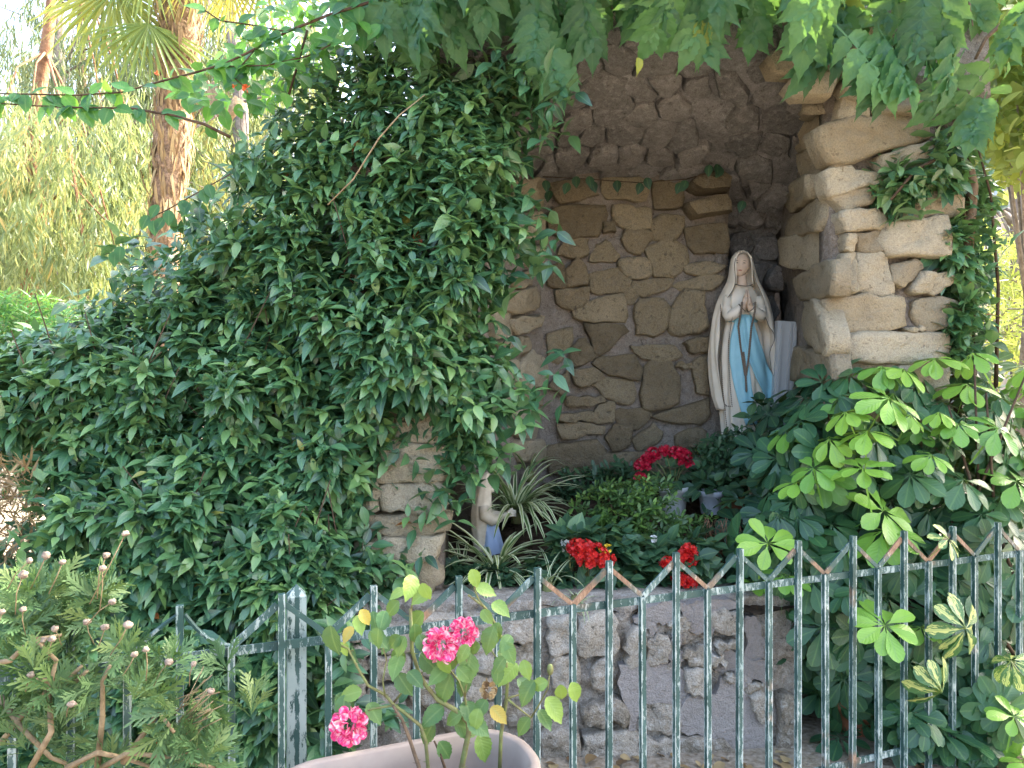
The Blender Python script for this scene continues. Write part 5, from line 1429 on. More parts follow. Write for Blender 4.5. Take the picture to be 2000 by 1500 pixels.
rosette_shrub('fern_clump', P(1160, 975, 4.15), BK, 4.1, 0.10, 90, T_AZA, MAT['dkleaf'], (0.04, 0.07), 'dim leafy clump at the foot of the back wall behind the azalea', 'plant', per=6, seed=7, stems=6)
SAGE = [(1100,1040),(1150,1035),(1165,1090),(1110,1110),(1080,1080)]
rosette_shrub('hydrangea_sprig', P(1130, 1150, 3.2), SAGE, 3.22, 0.06, 8, T_ROUND, MAT['dkleaf'], (0.09, 0.13), 'broad soft green leaves beside the white flowers', 'plant', per=4, seed=8, stems=3)
# dry hanging twigs in the bed
dt = thing('dry_twig_clump', tuple(P(1420, 1095, 3.45)), 'tangle of dry brown twigs between the azalea and the umbrella plant', 'plant')
mb = MB()
for k in range(110):
    x0 = random.uniform(1375, 1450); y0 = random.uniform(1010, 1060); a = P(x0, y0, 3.4 + random.uniform(-.05, .1)); l = random.uniform(.06, .2)
    mb.tube([a, a + Vector((random.uniform(-.04, .04), -.02, -l * .5)), a + Vector((random.uniform(-.08, .08), -.02, -l))], 0.0018, 4)
mb.build('twigs', MAT['rbark'], dt)

def flower_head(mb_sets, c, r, n, ps, seed, petals=4, tpl=T_PET):
    rg = np.random.default_rng(seed)
    d = rv(n, rg); d[:, 2] = np.abs(d[:, 2]) * .9 - .15; d[:, 1] -= .35; d = unit(d)
    cen = np.array(c) + d * r * rg.uniform(.75, 1.05, n)[:, None]
    e1 = unit(np.cross(d, np.array([.2, .3, .9]))); e2 = np.cross(d, e1)
    for k in range(petals):
        a = 2 * math.pi * k / petals + rg.uniform(-.3, .3, n)
        pp_ = e1 * np.cos(a)[:, None] + e2 * np.sin(a)[:, None]
        mb_sets.append((frames(pp_ + d * .35, d), cen, np.full(n, ps) * rg.uniform(.8, 1.2, n), rg.uniform(0, 1, n)))
def flower_plant(name, base, heads, mat, label, cat='flower', petals=4, stems=True, leafp=None, ps=0.012, n=34, leafmat='dkleaf'):
    o = thing(name, tuple(base), label, cat)
    for i, (c, r) in enumerate(heads):
        sets = []; flower_head(sets, c, r, n, ps, i + 3, petals)
        R, PP, SS, RR = [np.concatenate([s_[k] for s_ in sets]) for k in range(4)]
        V, T, lc = place(T_PET, R, PP, SS, RR)
        me = big_mesh('flower_head', V, T, lc); link('flower_head', me, o, mat)
        if stems:
            mb = MB(); c = Vector(c); mb.tube([Vector(base), Vector(base).lerp(c, .5) + Vector((0, -.01, .02)), c], [0.004, 0.003, 0.002], 5); mb.build('stem', MAT['gstem'], o)
    if leafp is not None:
        rg = np.random.default_rng(len(name)); n_ = leafp[0]; c = np.array(leafp[1]); sp_ = np.array(leafp[2])
        pos = c + rg.normal(size=(n_, 3)) * sp_; ax = unit(pos - c + rv(n_, rg) * .05 + np.array([0, -.02, 0])); nr = UP * 1.0 + np.array([0, -.8, 0]) + rv(n_, rg) * .5
        leaf_plant(o, T_ROUND, frames(ax, nr), pos, rg.uniform(leafp[3] * .7, leafp[3] * 1.2, n_), rg.uniform(.2, .9, n_), MAT[leafmat], n_parts=200)
    return o
flower_plant('red_kalanchoe', P(1150, 1150, 3.2), [(P(1138, 1080, 3.12), .05), (P(1163, 1088, 3.1), .05), (P(1180, 1097, 3.12), .04), (P(1126, 1072, 3.14), .035), (P(1148, 1096, 3.1), .04)], MAT['red'], 'scarlet kalanchoe with one dense flower cluster above the wall', n=46, ps=.016, leafp=(40, P(1150, 1130, 3.2), (.09, .04, .035), .07))
flower_plant('red_kalanchoe', P(1330, 1150, 3.2), [(P(1345, 1080, 3.18), .034), (P(1338, 1090, 3.16), .03), (P(1350, 1096, 3.16), .028), (P(1303, 1102, 3.15), .024), (P(1325, 1105, 3.16), .02), (P(1328, 1133, 3.14), .03), (P(1345, 1140, 3.14), .025)], MAT['red'], 'scarlet kalanchoe with several small flower clusters by the fence bar', n=40, ps=.015, leafp=(40, P(1320, 1135, 3.22), (.10, .04, .04), .075))
flower_plant('white_flower', P(1115, 1150, 3.2), [(P(1108, 1062, 3.17), .018), (P(1112, 1075, 3.16), .02), (P(1120, 1052, 3.2), .012)], MAT['white_p'], 'small white flowers beside the dense scarlet kalanchoe', n=8, ps=.014, petals=5)
flower_plant('white_flower', P(1245, 1150, 3.25), [(P(1238, 1073, 3.2), .013), (P(1277, 1056, 3.3), .014)], MAT['white_p'], 'two tiny white flowers in front of the azalea shrub', n=7, ps=.013, petals=5)
flower_plant('yellow_flower', P(1180, 1150, 3.2), [(P(1178, 1074, 3.12), .012), (P(1188, 1072, 3.12), .014)], MAT['yel_p'], 'small yellow flower touching the scarlet kalanchoe cluster', n=5, ps=.010, petals=4)
# pots at the back
pw = P(1315, 1010, 3.95); pot('flower_pot', tuple(pw), .06, .077, .165, MAT['potwhite'], 'white plastic pot holding the crimson geranium')
flower_plant('crimson_geranium', tuple(pw + Vector((0, 0, .14))), [(P(1255, 912, 3.93), .036), (P(1275, 890, 3.95), .034), (P(1300, 884, 3.95), .036), (P(1322, 888, 3.93), .036), (P(1340, 905, 3.92), .034), (P(1250, 935, 3.9), .026), (P(1335, 890, 3.93), .03), (P(1265, 900, 3.95), .03)], MAT['crim'], 'crimson geranium blooming in the white pot below the back wall', leafp=(60, P(1300, 930, 3.95), (.10, .05, .05), .075), n=30, ps=.017)
for (x, y, h, lab) in ((1388, 1003, .12, 'small grey plastic pot beside the white pot'),):
    q = P(x, y, 3.85); pot('flower_pot', tuple(q), .05, .062, h, MAT['potgrey'], lab)
    flower_plant('potted_violet', tuple(q + Vector((0, 0, h - .02))), [], MAT['crim'], 'dark round-leaved plant growing in the small grey pot', 'plant', leafp=(46, q + Vector((0, 0, h + .02)), (.06, .04, .04), .075))
q = P(1432, 1000, 3.95); pot('flower_pot', tuple(q), .05, .06, .09, MAT['terra'], 'reddish clay pot behind the small grey pot')
lg = thing('stone_ledge', tuple(P(1460, 1025, 4.0)), 'pale stone ledge carrying the pots below the plinth', 'ledge')
mb = MB(); mb.box(P(1480, 1000, 4.08) + Vector((0, .02, -.05)), (.24, .10, .04)); mb.build('slab', MAT['gmortar'], lg, False)
mb = MB(); mb.box(P(1480, 1000, 4.08) + Vector((0, .04, -.15)), (.20, .08, .058)); mb.build('support', MAT['mortar'], lg, False)
# small tied trunk of the dark shrub
mb = MB(); mb.tube([P(1467, 1010, 3.85), P(1465, 965, 3.85), P(1462, 940, 3.86), P(1430, 910, 3.88)], [.007, .006, .005, .003], 6); mb.tube([P(1465, 965, 3.85), P(1520, 935, 3.9)], [.004, .003], 5)
ds = [o for o in COL.objects if o.name.startswith('dark_shrub')][0]
mb.build('trunk', MAT['tstem'], ds)
mb = MB(); mb.ball(P(1464, 985, 3.84), .012, 8, 6, (1.3, 1, .7)); props(mb.build('tie', MAT['twine'], ds), 'green plastic tie')
# thin ivy runner along the edge of the vault
iv = thing('ivy_runner', tuple(P(1200, 360, 4.3)), 'thin dark ivy runner along the back edge of the vault', 'climber')
mb = MB(); mb.tube([P(1060, 345, 4.25), P(1150, 350, 4.27), P(1250, 357, 4.28), P(1340, 350, 4.28), P(1395, 335, 4.2)], .003, 5); mb.build('stem', MAT['stem'], iv)
q = [(1065,360),(1075,380),(1110,365),(1125,352),(1150,352),(1155,362),(1205,360),(1252,365),(1262,355),(1330,365),(1340,360),(1385,330),(1400,328),(1410,335),(1452,400)]
n_ = len(q); pos = np.array([P(a, c_ - 8, 4.22) for a, c_ in q]); ax = np.stack([RNG.uniform(-.5, .5, n_), np.full(n_, -.3), np.full(n_, -.8)], 1)
leaf_plant(iv, T_ROUND, frames(ax, np.array([[0, -1, .4]] * n_) + rv(n_) * .3), pos, np.full(n_, .075), RNG.uniform(0, .5, n_), MAT['dkleaf'])

# ================================================================== planter and rose
PU = Vector((0.925, 0.38, 0)); PV = Vector((0.38, -0.925, 0)); PC = Vector((-0.24, 1.705, 0)); PZ = 0.615
planter = thing('planter', tuple(PC), 'long taupe plastic planter with rounded ends in front of the fence', 'planter')
def stadium(hl, hw, r, n=9):
    pts = []
    for cx, cy_, a0_ in ((hl - r, hw - r, 0), (-hl + r, hw - r, 90), (-hl + r, -hw + r, 180), (hl - r, -hw + r, 270)):
        for k in range(n):
            a = math.radians(a0_ + 90 * k / (n - 1)); pts.append((cx + r * math.cos(a), cy_ + r * math.sin(a)))
    return pts
prof = [(0.86, 0.0, 0), (0.99, PZ - 0.05, 0), (1.0, PZ - 0.012, 0), (1.0, PZ - 0.003, -0.002), (1.0, PZ, -0.006), (1.0, PZ, -0.020), (1.0, PZ - 0.004, -0.025), (0.97, PZ - 0.05, -0.026), (0.90, PZ - 0.33, -0.026)]
V = []; Fc = []; ns = None
for (k_, z, ins) in prof:
    pts = stadium(0.315 * k_ + ins, 0.155 * k_ + ins, 0.135 * k_ + ins * .9); ns = len(pts)
    V += [PC + PU * a + PV * c_ + Vector((0, 0, z)) for a, c_ in pts]
for i in range(len(prof) - 1):
    for k in range(ns): Fc.append((i * ns + k, i * ns + (k + 1) % ns, (i + 1) * ns + (k + 1) % ns, (i + 1) * ns + k))
mb = MB(); mb.add(V, Fc); mb.build('body', MAT['taupe'], planter)
pts = stadium(0.315 * .93 - .026, 0.155 * .93 - .026, .10); zs = PZ - 0.20
mb = MB(); mb.add([PC + PU * a + PV * c_ + Vector((0, 0, zs + random.uniform(-.006, .006))) for a, c_ in pts] + [PC + Vector((0, 0, zs + .012))], [(k, (k + 1) % len(pts), len(pts)) for k in range(len(pts))]); mb.build('soil', MAT['soil'], planter)
Z7 = lambda x, y: (560 + x / 3.333, 1060 + y / 3.333)
RYc = 1.76
rose = thing('rose_bush', tuple(PC + Vector((0.02, 0.05, zs))), 'sparse rose bush with yellowing leaves growing in the taupe planter', 'rose bush')
def RP(x, y, d=0.0): return P(*Z7(x, y), RYc + d)
STEMS = [([(870,1560),(860,1460),(800,1280),(750,1150),(690,1060)], .0055, 'bark'), ([(930,1560),(920,1460),(905,1290),(870,1190),(770,1110),(690,1050),(640,990),(530,930),(470,830),(400,690),(290,640)], .0048, 'gstem'),
 ([(1130,1560),(1140,1460),(1165,1330),(1185,1240),(1180,1170),(1100,1090),(980,1020),(900,920),(860,850),(815,700),(805,430)], .0075, 'gstem'), ([(1385,1500),(1395,1250),(1430,1030),(1440,850),(1400,620),(1330,480),(1290,420),(1180,340)], .0050, 'gstem'),
 ([(1440,1010),(1480,1000),(1530,985)], .003, 'gstem'), ([(1440,1020),(1500,1070),(1590,1140)], .003, 'gstem'), ([(1590,1140),(1640,1060),(1700,950),(1712,840)], .0025, 'gstem'), ([(1180,1170),(1160,1000),(1120,900),(1040,800),(1005,690)], .0032, 'gstem'),
 ([(1160,1000),(1175,850),(1165,700),(1155,600)], .003, 'gstem'), ([(690,1060),(560,1080),(470,1120),(410,1180)], .0028, 'gstem'), ([(805,520),(820,350),(830,250)], .0024, 'gstem'), ([(690,1050),(760,960),(830,890),(900,830)], .0028, 'gstem'),
 ([(640,1000),(625,900),(650,760),(600,600)], .0022, 'gstem'), ([(1330,480),(1250,370),(1220,300),(1230,220)], .0025, 'gstem'), ([(1300,880),(1310,940)], .002, 'tstem'), ([(1440,850),(1330,700),(1250,640)], .002, 'gstem'), ([(1060,1555),(1000,1380),(960,1290)], .004, 'stem')]
dj = {}
for i, (pts, r, mt) in enumerate(STEMS):
    d0 = -0.02 + 0.015 * (i % 4)
    c = [RP(x, y, d0 if k else d0) for k, (x, y) in enumerate(pts)]
    mb = MB(); mb.tube(c, [r * (1 - .45 * k / (len(c) - 1)) for k in range(len(c))], 7)
    if r > .004:
        for k in range(14):   # thorns
            j = random.randrange(len(c) - 1); q = c[j].lerp(c[j + 1], random.random()); s_ = random.choice((-1, 1))
            mb.tube([q, q + Vector((s_ * (r + .006), random.uniform(-.004, .004), .001))], [.0016, .0003], 4)
    mb.build('stem', MAT[mt], rose)
RL = [(285,600,1.5,.2),(680,520,1.3,.5),(740,640,.9,.5),(730,420,1.0,.6),(890,500,1.2,.6),(940,340,1.1,.75),(820,260,1.2,.93),(1230,330,1.0,.8),(1200,210,.9,.9),(1350,600,1.3,.55),(1460,640,.9,.55),(1340,430,1.0,.75),(1370,760,1.0,.55),(1540,800,.9,.8),(1500,840,1.3,.85),(1200,780,1.4,.6),(1180,700,.9,.75),(740,780,1.2,.6),(870,780,1.4,.25),(1070,920,1.5,.5),(1160,890,1.1,.5),(1010,780,1.0,.85),(720,900,1.2,.35),(540,620,1.1,.45),(600,590,1.0,.5),(460,510,.9,.85),(430,580,.8,.98),(490,1010,1.1,.75),(530,1090,1.1,.6),(380,1040,1.2,.4),(320,1040,1.2,.35),(1610,950,1.3,.35),(1700,940,.9,.65),(1780,960,.9,.9),(1850,950,1.0,.92),(1690,1060,1.3,.9),(1640,1130,1.0,.5),(1020,1120,1.3,.5),(1170,1080,1.2,.4),(1250,1120,1.0,.7),(960,1220,1.3,.3),(1090,1240,1.4,.55),(1250,1300,1.4,.75),(1180,1190,1.2,.5),(990,1340,1.1,.4),(1330,1110,1.0,1.),(700,730,1.0,.6),(770,650,1.0,.55),(830,570,1.0,.5),(1110,850,1.0,.6),(1040,860,1.1,.6),(1300,1060,1.0,.5),(1140,1150,1.0,.6),(690,650,.9,.45),(640,480,.9,.5),(770,340,.8,.8),(880,300,.9,.85),(350,680,.7,.9),(1270,470,.8,.7),(1420,690,1.0,.6),(1380,830,.9,.5),(480,470,.8,.95),(790,880,1.0,.35),(1120,800,1.0,.75),(1260,700,.9,.7),(1420,780,.9,.5),(1500,930,1.0,.3),(940,700,.9,.5),(860,640,1.,.45),(1580,1180,1.,.5),(560,480,.8,.5),(1380,560,1.,.6)]
n_ = len(RL); rg = np.random.default_rng(8)
pos = np.array([RP(x, y - 42 * s_, rg.uniform(-.06, .05)) for x, y, s_, h in RL]); ax = np.stack([rg.uniform(-.8, .8, n_), rg.uniform(-.5, .1, n_), rg.uniform(-1.0, -.1, n_)], 1)
nr = np.stack([rg.uniform(-.5, .5, n_), np.full(n_, -.8), rg.uniform(.3, 1., n_)], 1)
leaf_plant(rose, T_ROSE, frames(ax, nr), pos, np.array([.030 * s_ for _, _, s_, _ in RL]) * 1.75, np.array([h for *_, h in RL]), MAT['rose'], variants=16)
def rose_flower(c, r, mat, seed, n=70):
    rg = np.random.default_rng(seed)
    k = np.arange(n); ph = k * 2.39996; t = np.sqrt((k + .5) / n); th = t * 2.2
    fwd = unit(np.array([0.05, -1.0, .35])); e1 = unit(np.cross(fwd, UP)); e2 = np.cross(fwd, e1)
    d = fwd * np.cos(th)[:, None] + (e1 * np.cos(ph)[:, None] + e2 * np.sin(ph)[:, None]) * np.sin(th)[:, None]
    rad = e1 * np.cos(ph)[:, None] + e2 * np.sin(ph)[:, None]
    cen = np.array(c) + d * r * .45
    ax_ = unit(d + rad * .35 + rv(n, rg) * .55); nrm = -rad * .6 + fwd * .9 + rv(n, rg) * .7
    V, T, lc = place(T_PET, frames(ax_, nrm), cen, np.full(n, r * .80) * rg.uniform(.75, 1.15, n), rg.uniform(0, 1, n))
    return big_mesh('flower', V, T, lc)
link('flower', rose_flower(RP(1005, 665, -.03), .034, MAT['rosep'], 1), rose, MAT['rosep'])
link('flower', rose_flower(RP(1152, 580, -.01), .028, MAT['rosep'], 2), rose, MAT['rosep'])
link('flower', rose_flower(RP(410, 1190, -.03), .036, MAT['rosep'], 3), rose, MAT['rosep'])
props(link('flower', rose_flower(RP(1315, 960, -.02), .017, MAT['dry'], 4, 34), rose, MAT['dry']), 'withered brown rose')
mb = MB(); mb.ball(RP(1715, 825, 0), .010, 8, 6, (.8, .8, 1.4)); mb.build('bud', MAT['gstem'], rose)

# ================================================================== feathery shrub (front left) with dried heads
def feather(seed):
    rg = random.Random(seed); it = []
    lf = leaf_tpl([(0, 0), (0.4, 0.075), (0.8, 0.08), (1, 0)], 0.2, 0.15)
    it.append((leaf_tpl([(0, 0), (0.3, 0.035), (0.9, 0.05), (1, 0)], 0.2, 0.2), np.eye(3), (0, 0, 0), 1.0))
    for k in range(4):
        u = .36 + .15 * k
        for s_ in (-1, 1):
            a = s_ * rg.uniform(.45, .75); R = frames(np.array([[math.cos(a), math.sin(a), -.1]]), np.array([[0, 0, 1.0]]))[0]
            it.append((lf, R, (u, 0, -.2 * u * u), rg.uniform(.28, .42)))
    return merge_tpl(it)
T_FEA = feather(1)
EU = [(-40,1150),(30,1120),(110,1125),(170,1150),(220,1180),(200,1250),(230,1290),(320,1290),(350,1340),(400,1370),(440,1430),(400,1540),(-40,1540)]
eu = thing('feathery_shrub', (-1.05, 1.75, 0), 'scruffy shrub with feathery leaves and dried flower heads before the fence', 'shrub')
rg = np.random.default_rng(12)
eY = lambda a, c_: 1.72 + 0 * a
ef = lambda a, c_: bulge(a, c_, EU, eY, 80, .15, .09, .02)
nt_ = 58; x, y = sample_poly(EU, nt_, rg)
x = np.concatenate([x, [60, 130, 200, 180, 320, 290, 400, 20, 345]]); y = np.concatenate([y, [1165, 1160, 1190, 1170, 1300, 1310, 1420, 1200, 1330]]); nt_ = len(x)
p, nr = surface(x, y, ef); p = p - nr * (rg.uniform(-.02, .12, nt_))[:, None]
axs = unit(nr * .35 + UP * .6 + rv(nt_, rg) * .6)
A, N_, PP, SS, RR = [], [], [], [], []
e1 = unit(np.cross(axs, np.array([.2, .9, .3]))); e2 = np.cross(axs, e1)
for k in range(13):
    a = k * 2.4 + rg.uniform(-.3, .3, nt_); op = .25 + .09 * k
    A.append(unit((e1 * np.cos(a)[:, None] + e2 * np.sin(a)[:, None]) * op + axs)); N_.append(axs - A[-1] * .5 + rv(nt_, rg) * .15)
    PP.append(p - axs * .003 * k); SS.append(rg.uniform(.06, .095, nt_)); RR.append(np.clip(rg.normal(.6, .25, nt_) - .02 * k, 0, 1))
leaf_plant(eu, T_FEA, frames(np.concatenate(A), np.concatenate(N_)), np.concatenate(PP), np.concatenate(SS), np.concatenate(RR), MAT['eury'])
EB = [[(-20,1480),(40,1400),(90,1350),(150,1330),(170,1310)], [(60,1500),(100,1430),(95,1350),(110,1290),(60,1240)], [(190,1500),(200,1400),(200,1330),(215,1300)], [(0,1360),(40,1420),(100,1480),(150,1500)], [(130,1500),(190,1470),(240,1480),(300,1500)], [(240,1490),(290,1420),(310,1390),(340,1430)], [(60,1330),(130,1330),(160,1300)], [(180,1510),(250,1470),(330,1480),(420,1500)], [(-30,1300),(20,1290),(60,1250),(120,1240)]]
for pts in EB:
    c = [P(a, c_, 1.70 + random.uniform(-.04, .05)) for a, c_ in pts]; mb = MB(); mb.tube(c, [.0075 * (1 - .5 * k / (len(c) - 1)) for k in range(len(c))], 7); mb.build('branch', MAT['tstem'], eu)
HD = [(245,1042,175,1180),(207,1085,190,1170),(200,1110,195,1190),(90,1085,60,1150),(122,1098,95,1160),(58,1095,15,1150),(45,1122,30,1200),(5,1195,-10,1250),(45,1190,50,1240),(220,1175,170,1220),(170,1215,185,1260),(107,1228,120,1260),(250,1220,215,1280),(85,1250,80,1290),(102,1248,95,1290),(285,1268,285,1330),(263,1278,240,1320),(330,1293,300,1340),(378,1297,370,1340),(412,1350,370,1390),(60,1318,50,1350),(140,1375,130,1400),(205,1225,190,1270)]
for (hx, hy, sx, sy) in HD:
    Y = 1.62 + random.uniform(-.03, .05); a = P(hx, hy, Y); c_ = P(sx, sy, Y + .03)
    mb = MB(); mb.ball(a, random.uniform(.0065, .0095), 10, 7, (1, 1, random.uniform(.7, 1.)), .25); hd = mb.build('dried_head', MAT['dhead'], eu)
    mb = MB(); mb.tube([c_, c_.lerp(a, .5) + Vector((random.uniform(-.006, .006), 0, .004)), a], .0012, 4); mb.build('stalk', MAT['tstem'], eu)
# bare pale grass stalks leaning out
mb = MB()
for k in range(26):
    a = P(random.uniform(340, 380), random.uniform(1360, 1480), 1.72); mb.tube([a, a + Vector((random.uniform(.02, .09), -.01, random.uniform(.02, .09)))], .0011, 4)
mb.build('dry_stalks', MAT['tstem'], eu)

# dry grass patch at the far left edge of the jasmine
dg = thing('dry_grass_clump', tuple(P(10, 1100, 3.1)), 'dry tangled straw-coloured grass at the left edge of the jasmine', 'grass')
n_ = 700; x = rg.uniform(-60, 70, n_); y = rg.uniform(880, 1110, n_); pos = Pn(x, y, rg.uniform(2.9, 3.25, n_)); ax = rv(n_, rg) + np.array([.1, 0, -.3])
V, T, lc = place(T_WIL, frames(ax, rv(n_, rg)), pos, rg.uniform(.04, .10, n_), rg.uniform(.2, 1, n_)); ob = link('straw', big_mesh('straw', V, T, lc), dg, MAT['dry']); ob['kind'] = 'stuff'

# ================================================================== climbing branches reaching out top left
cb = thing('bougainvillea', tuple(P(700, 60, 3.3)), 'climber sending two long leafy arching branches out over the jasmine', 'climber')
B1 = [(-30,200),(60,206),(150,210),(260,212),(340,226),(400,243),(450,268)]
B2 = [(-30,182),(60,184),(150,186),(240,180),(310,160),(380,142),(440,124),(500,95),(560,62),(640,30),(720,5)]
B3 = [(500,95),(470,130),(455,150),(480,172)]; B4 = [(430,130),(520,128),(600,110),(660,80)]; B5 = [(560,62),(500,50),(430,40),(400,20)]
rgb_ = random.Random(4)
lp_, la_, ln_, ls_, lr_ = [], [], [], [], []
for bi, B in enumerate((B1, B2, B3, B4, B5)):
    c = [P(a, c_, 2.75 + .0004 * (a)) for a, c_ in B]
    mb = MB(); mb.tube(c, [.0065 * (0.35 + .65 * k / (len(c) - 1)) for k in range(len(c))] if bi < 2 else .003, 6); mb.build('branch', MAT['stem'], cb)
    for i in range(len(c) - 1):
        seg = (c[i + 1] - c[i]).length; m_ = int(seg / .030) + 1
        if bi == 0 and B[i][0] > 330: m_ = 1
        for k in range(m_):
            q = c[i].lerp(c[i + 1], rgb_.random()); s_ = rgb_.choice((-1, 1))
            lp_.append(q); la_.append((rgb_.uniform(-.8, .8), rgb_.uniform(-.6, .3), rgb_.uniform(-1.2, .5))); ln_.append((rgb_.uniform(-.5, .5), -.7, rgb_.uniform(.2, 1.))); ls_.append(rgb_.uniform(.05, .085)); lr_.append(rgb_.uniform(0, .7) if bi == 0 else rgb_.uniform(.2, 1))
# leafy mass behind, upper middle
GP = [(330,170),(420,120),(470,60),(520,0),(760,-20),(800,40),(740,90),(640,120),(560,190),(480,230),(430,220),(360,200)]
x, y = sample_poly(GP, 420, rg); pos = Pn(x, y, rg.uniform(3.0, 3.7, len(x)))
for q in pos:
    lp_.append(Vector(q)); la_.append((rgb_.uniform(-1, 1), rgb_.uniform(-.6, .3), rgb_.uniform(-1.2, .6))); ln_.append((rgb_.uniform(-.6, .6), -.5, rgb_.uniform(.2, 1.))); ls_.append(rgb_.uniform(.05, .09)); lr_.append(rgb_.uniform(.3, 1))
for (a, c_) in ((290,420),(310,400),(330,410),(355,390),(370,395),(395,370),(405,360),(300,430),(320,425),(235,480),(225,490)):
    lp_.append(P(a, c_, 2.9)); la_.append((rgb_.uniform(-.6, .6), -.3, -1)); ln_.append((.2, -.8, .5)); ls_.append(.065); lr_.append(.2)
mb = MB(); mb.tube([P(280, 432, 2.9), P(330, 408, 2.9), P(400, 368, 2.92), P(450, 340, 2.95)], .0025, 5); mb.build('branch', MAT['stem'], cb); mb = MB(); mb.tube([P(560, 200, 3.2), P(600, 60, 3.3), P(680, -30, 3.4)], .006, 5); mb.build('branch', MAT['stem'], cb)
leaf_plant(cb, T_ROUND, frames(np.array(la_, float), np.array(ln_, float)), np.array([tuple(v) for v in lp_]), np.array(ls_), np.array(lr_), MAT['bran'])
for (a, c_) in ((481, 172), (306, 143), (458, 168)):
    V, T, lc = place(T_PET, frames(rv(9, rg) + np.array([0, -.5, 0]), rv(9, rg)), np.tile(np.array(P(a, c_, 2.9)), (9, 1)), np.full(9, .018 if a == 481 else .010), rg.uniform(0, 1, 9)); link('flower', big_mesh('flower', V, T, lc), cb, MAT['orange_p'])

# ================================================================== background trees (left)
def weeping_tree(name, trunk, crown_poly, Yr, n_strands, mat, label, seed, L=(.5, 1.4), leaf=(.12, .2), trunk_r=.18, bark='rbark', per=30, shade=(.42, .24), hang=1.0):
    rg = np.random.default_rng(seed)
    base = P(trunk[0][0], 720, trunk[0][2]); base.z = 0
    o = thing(name, tuple(base), label, 'tree', 'trees behind the grotto garden')
    c = [base] + [P(*q) for q in trunk]
    mb = MB(); mb.tube(c, [trunk_r * (1 - .6 * k / (len(c) - 1)) for k in range(len(c))], 10)
    x, y = sample_poly(crown_poly, n_strands, rg); Y = rg.uniform(*Yr, n_strands)
    cl_ = rg.integers(0, n_strands // 9, n_strands); x = x[cl_] + rg.normal(0, 22, n_strands); y = y[cl_] + rg.normal(0, 16, n_strands); Y = Y[cl_] + rg.normal(0, .18, n_strands)
    root = Pn(x, y, Y); ln_ = rg.uniform(*L, n_strands)
    for k in range(0, n_strands, max(1, n_strands // 18)):
        j = rg.integers(1, len(c)); mid = c[j].lerp(Vector(root[k]), .5) + Vector((0, 0, .4)); mb.tube([c[j], mid, Vector(root[k])], [trunk_r * .15, trunk_r * .08, .008], 5)
    mb.build('trunk', MAT[bark], o)
    N = n_strands * per; s_ = np.repeat(np.arange(n_strands), per); t = rg.random(N)
    sway = rg.normal(0, .25, (n_strands, 3)); sway[:, 2] = 0
    fall = t * ln_[s_]
    pos = root[s_] + sway[s_] * (t * 1.0)[:, None] * .8 + rg.normal(0, .05, (N, 3)); pos[:, 2] -= fall * hang
    ax = np.stack([rg.normal(0, .35, N), rg.normal(0, .35, N), np.full(N, -1.0 * hang - .05)], 1) + sway[s_] * .6
    sh = np.clip(rg.normal(shade[0], shade[1] * 1.4, n_strands)[s_] + rg.normal(0, .12, N), 0, 1)
    V, T, lc = place(T_WIL, frames(ax, rv(N, rg)), pos, rg.uniform(*leaf, N), sh)
    ob = link('crown', big_mesh('crown', V, T, lc), o, mat); ob['kind'] = 'stuff'
    return o
weeping_tree('weeping_tree', [(60, 560, 9), (75, 420, 9), (60, 300, 9), (90, 100, 9), (120, -150, 9)], [(-60,190),(60,150),(200,160),(330,200),(330,300),(300,500),(200,540),(60,520),(-60,460)], (7.6, 10), 560, MAT['weep'], 'weeping yellow-green tree on a reddish trunk left of the palm', 1, bark='rbark', trunk_r=.13)
weeping_tree('weeping_tree', [(470, 500, 11), (470, 200, 11), (440, -100, 11)], [(250,260),(330,200),(520,220),(560,340),(540,500),(300,590),(220,440)], (10, 12), 480, MAT['weep'], 'weeping sunlit tree behind the palm trunk', 2, bark='gbark', shade=(.65, .2), leaf=(.14, .24))
weeping_tree('grey_weeping_tree', [(120, 400, 12.5), (115, 150, 12.5), (110, 0, 12.5), (105, -250, 12.5)], [(-80,-40),(60,-30),(110,60),(160,-20),(480,-60),(560,40),(520,180),(330,200),(180,130),(60,110),(70,30),(-60,40)], (11.5, 13.5), 330, MAT['weep2'], 'tall airy grey-green weeping tree above the palm', 3, bark='gbark', trunk_r=.16, L=(.6, 1.8), leaf=(.14, .24))
weeping_tree('grey_weeping_tree', [(165, 400, 14), (158, 100, 14), (160, -200, 14)], [(120,60),(300,20),(560,60),(560,240),(300,260),(60,200),(-60,150)], (13, 15), 330, MAT['weep2'], 'far grey-green weeping tree behind the others on a thin dark trunk', 4, bark='bark', trunk_r=.14, L=(.8, 2.2), leaf=(.16, .28))
weeping_tree('backdrop_tree', [(300, 500, 19), (310, 200, 19), (320, 0, 19)], [(-80,330),(150,240),(330,90),(640,20),(640,640),(-80,640)], (17, 21), 900, MAT['weep'], 'broad pale tree filling the distance behind the weeping trees', 5, bark='gbark', L=(1.0, 2.6), leaf=(.28, .45), shade=(.55, .2))
weeping_tree('backdrop_tree', [(-420, 500, 18), (-410, 200, 18), (-400, 0, 18)], [(-900,200),(-600,60),(-300,20),(-60,140),(-60,640),(-900,640)], (16, 20), 520, MAT['weep'], 'pale weeping tree beyond the dry grass, farthest from the palm', 6, bark='gbark', L=(1.0, 2.6), leaf=(.28, .45), shade=(.5, .2))
# low shrub with dark stems beneath
rosette_shrub('garden_shrub', P(110, 700, 5.2), [(-60,560),(40,575),(150,590),(240,600),(240,720),(-60,720)], 5.0, .35, 420, T_WIL, MAT['bran'], (.07, .13), 'bright green shrub behind the jasmine under the reddish trunk', seed=14)
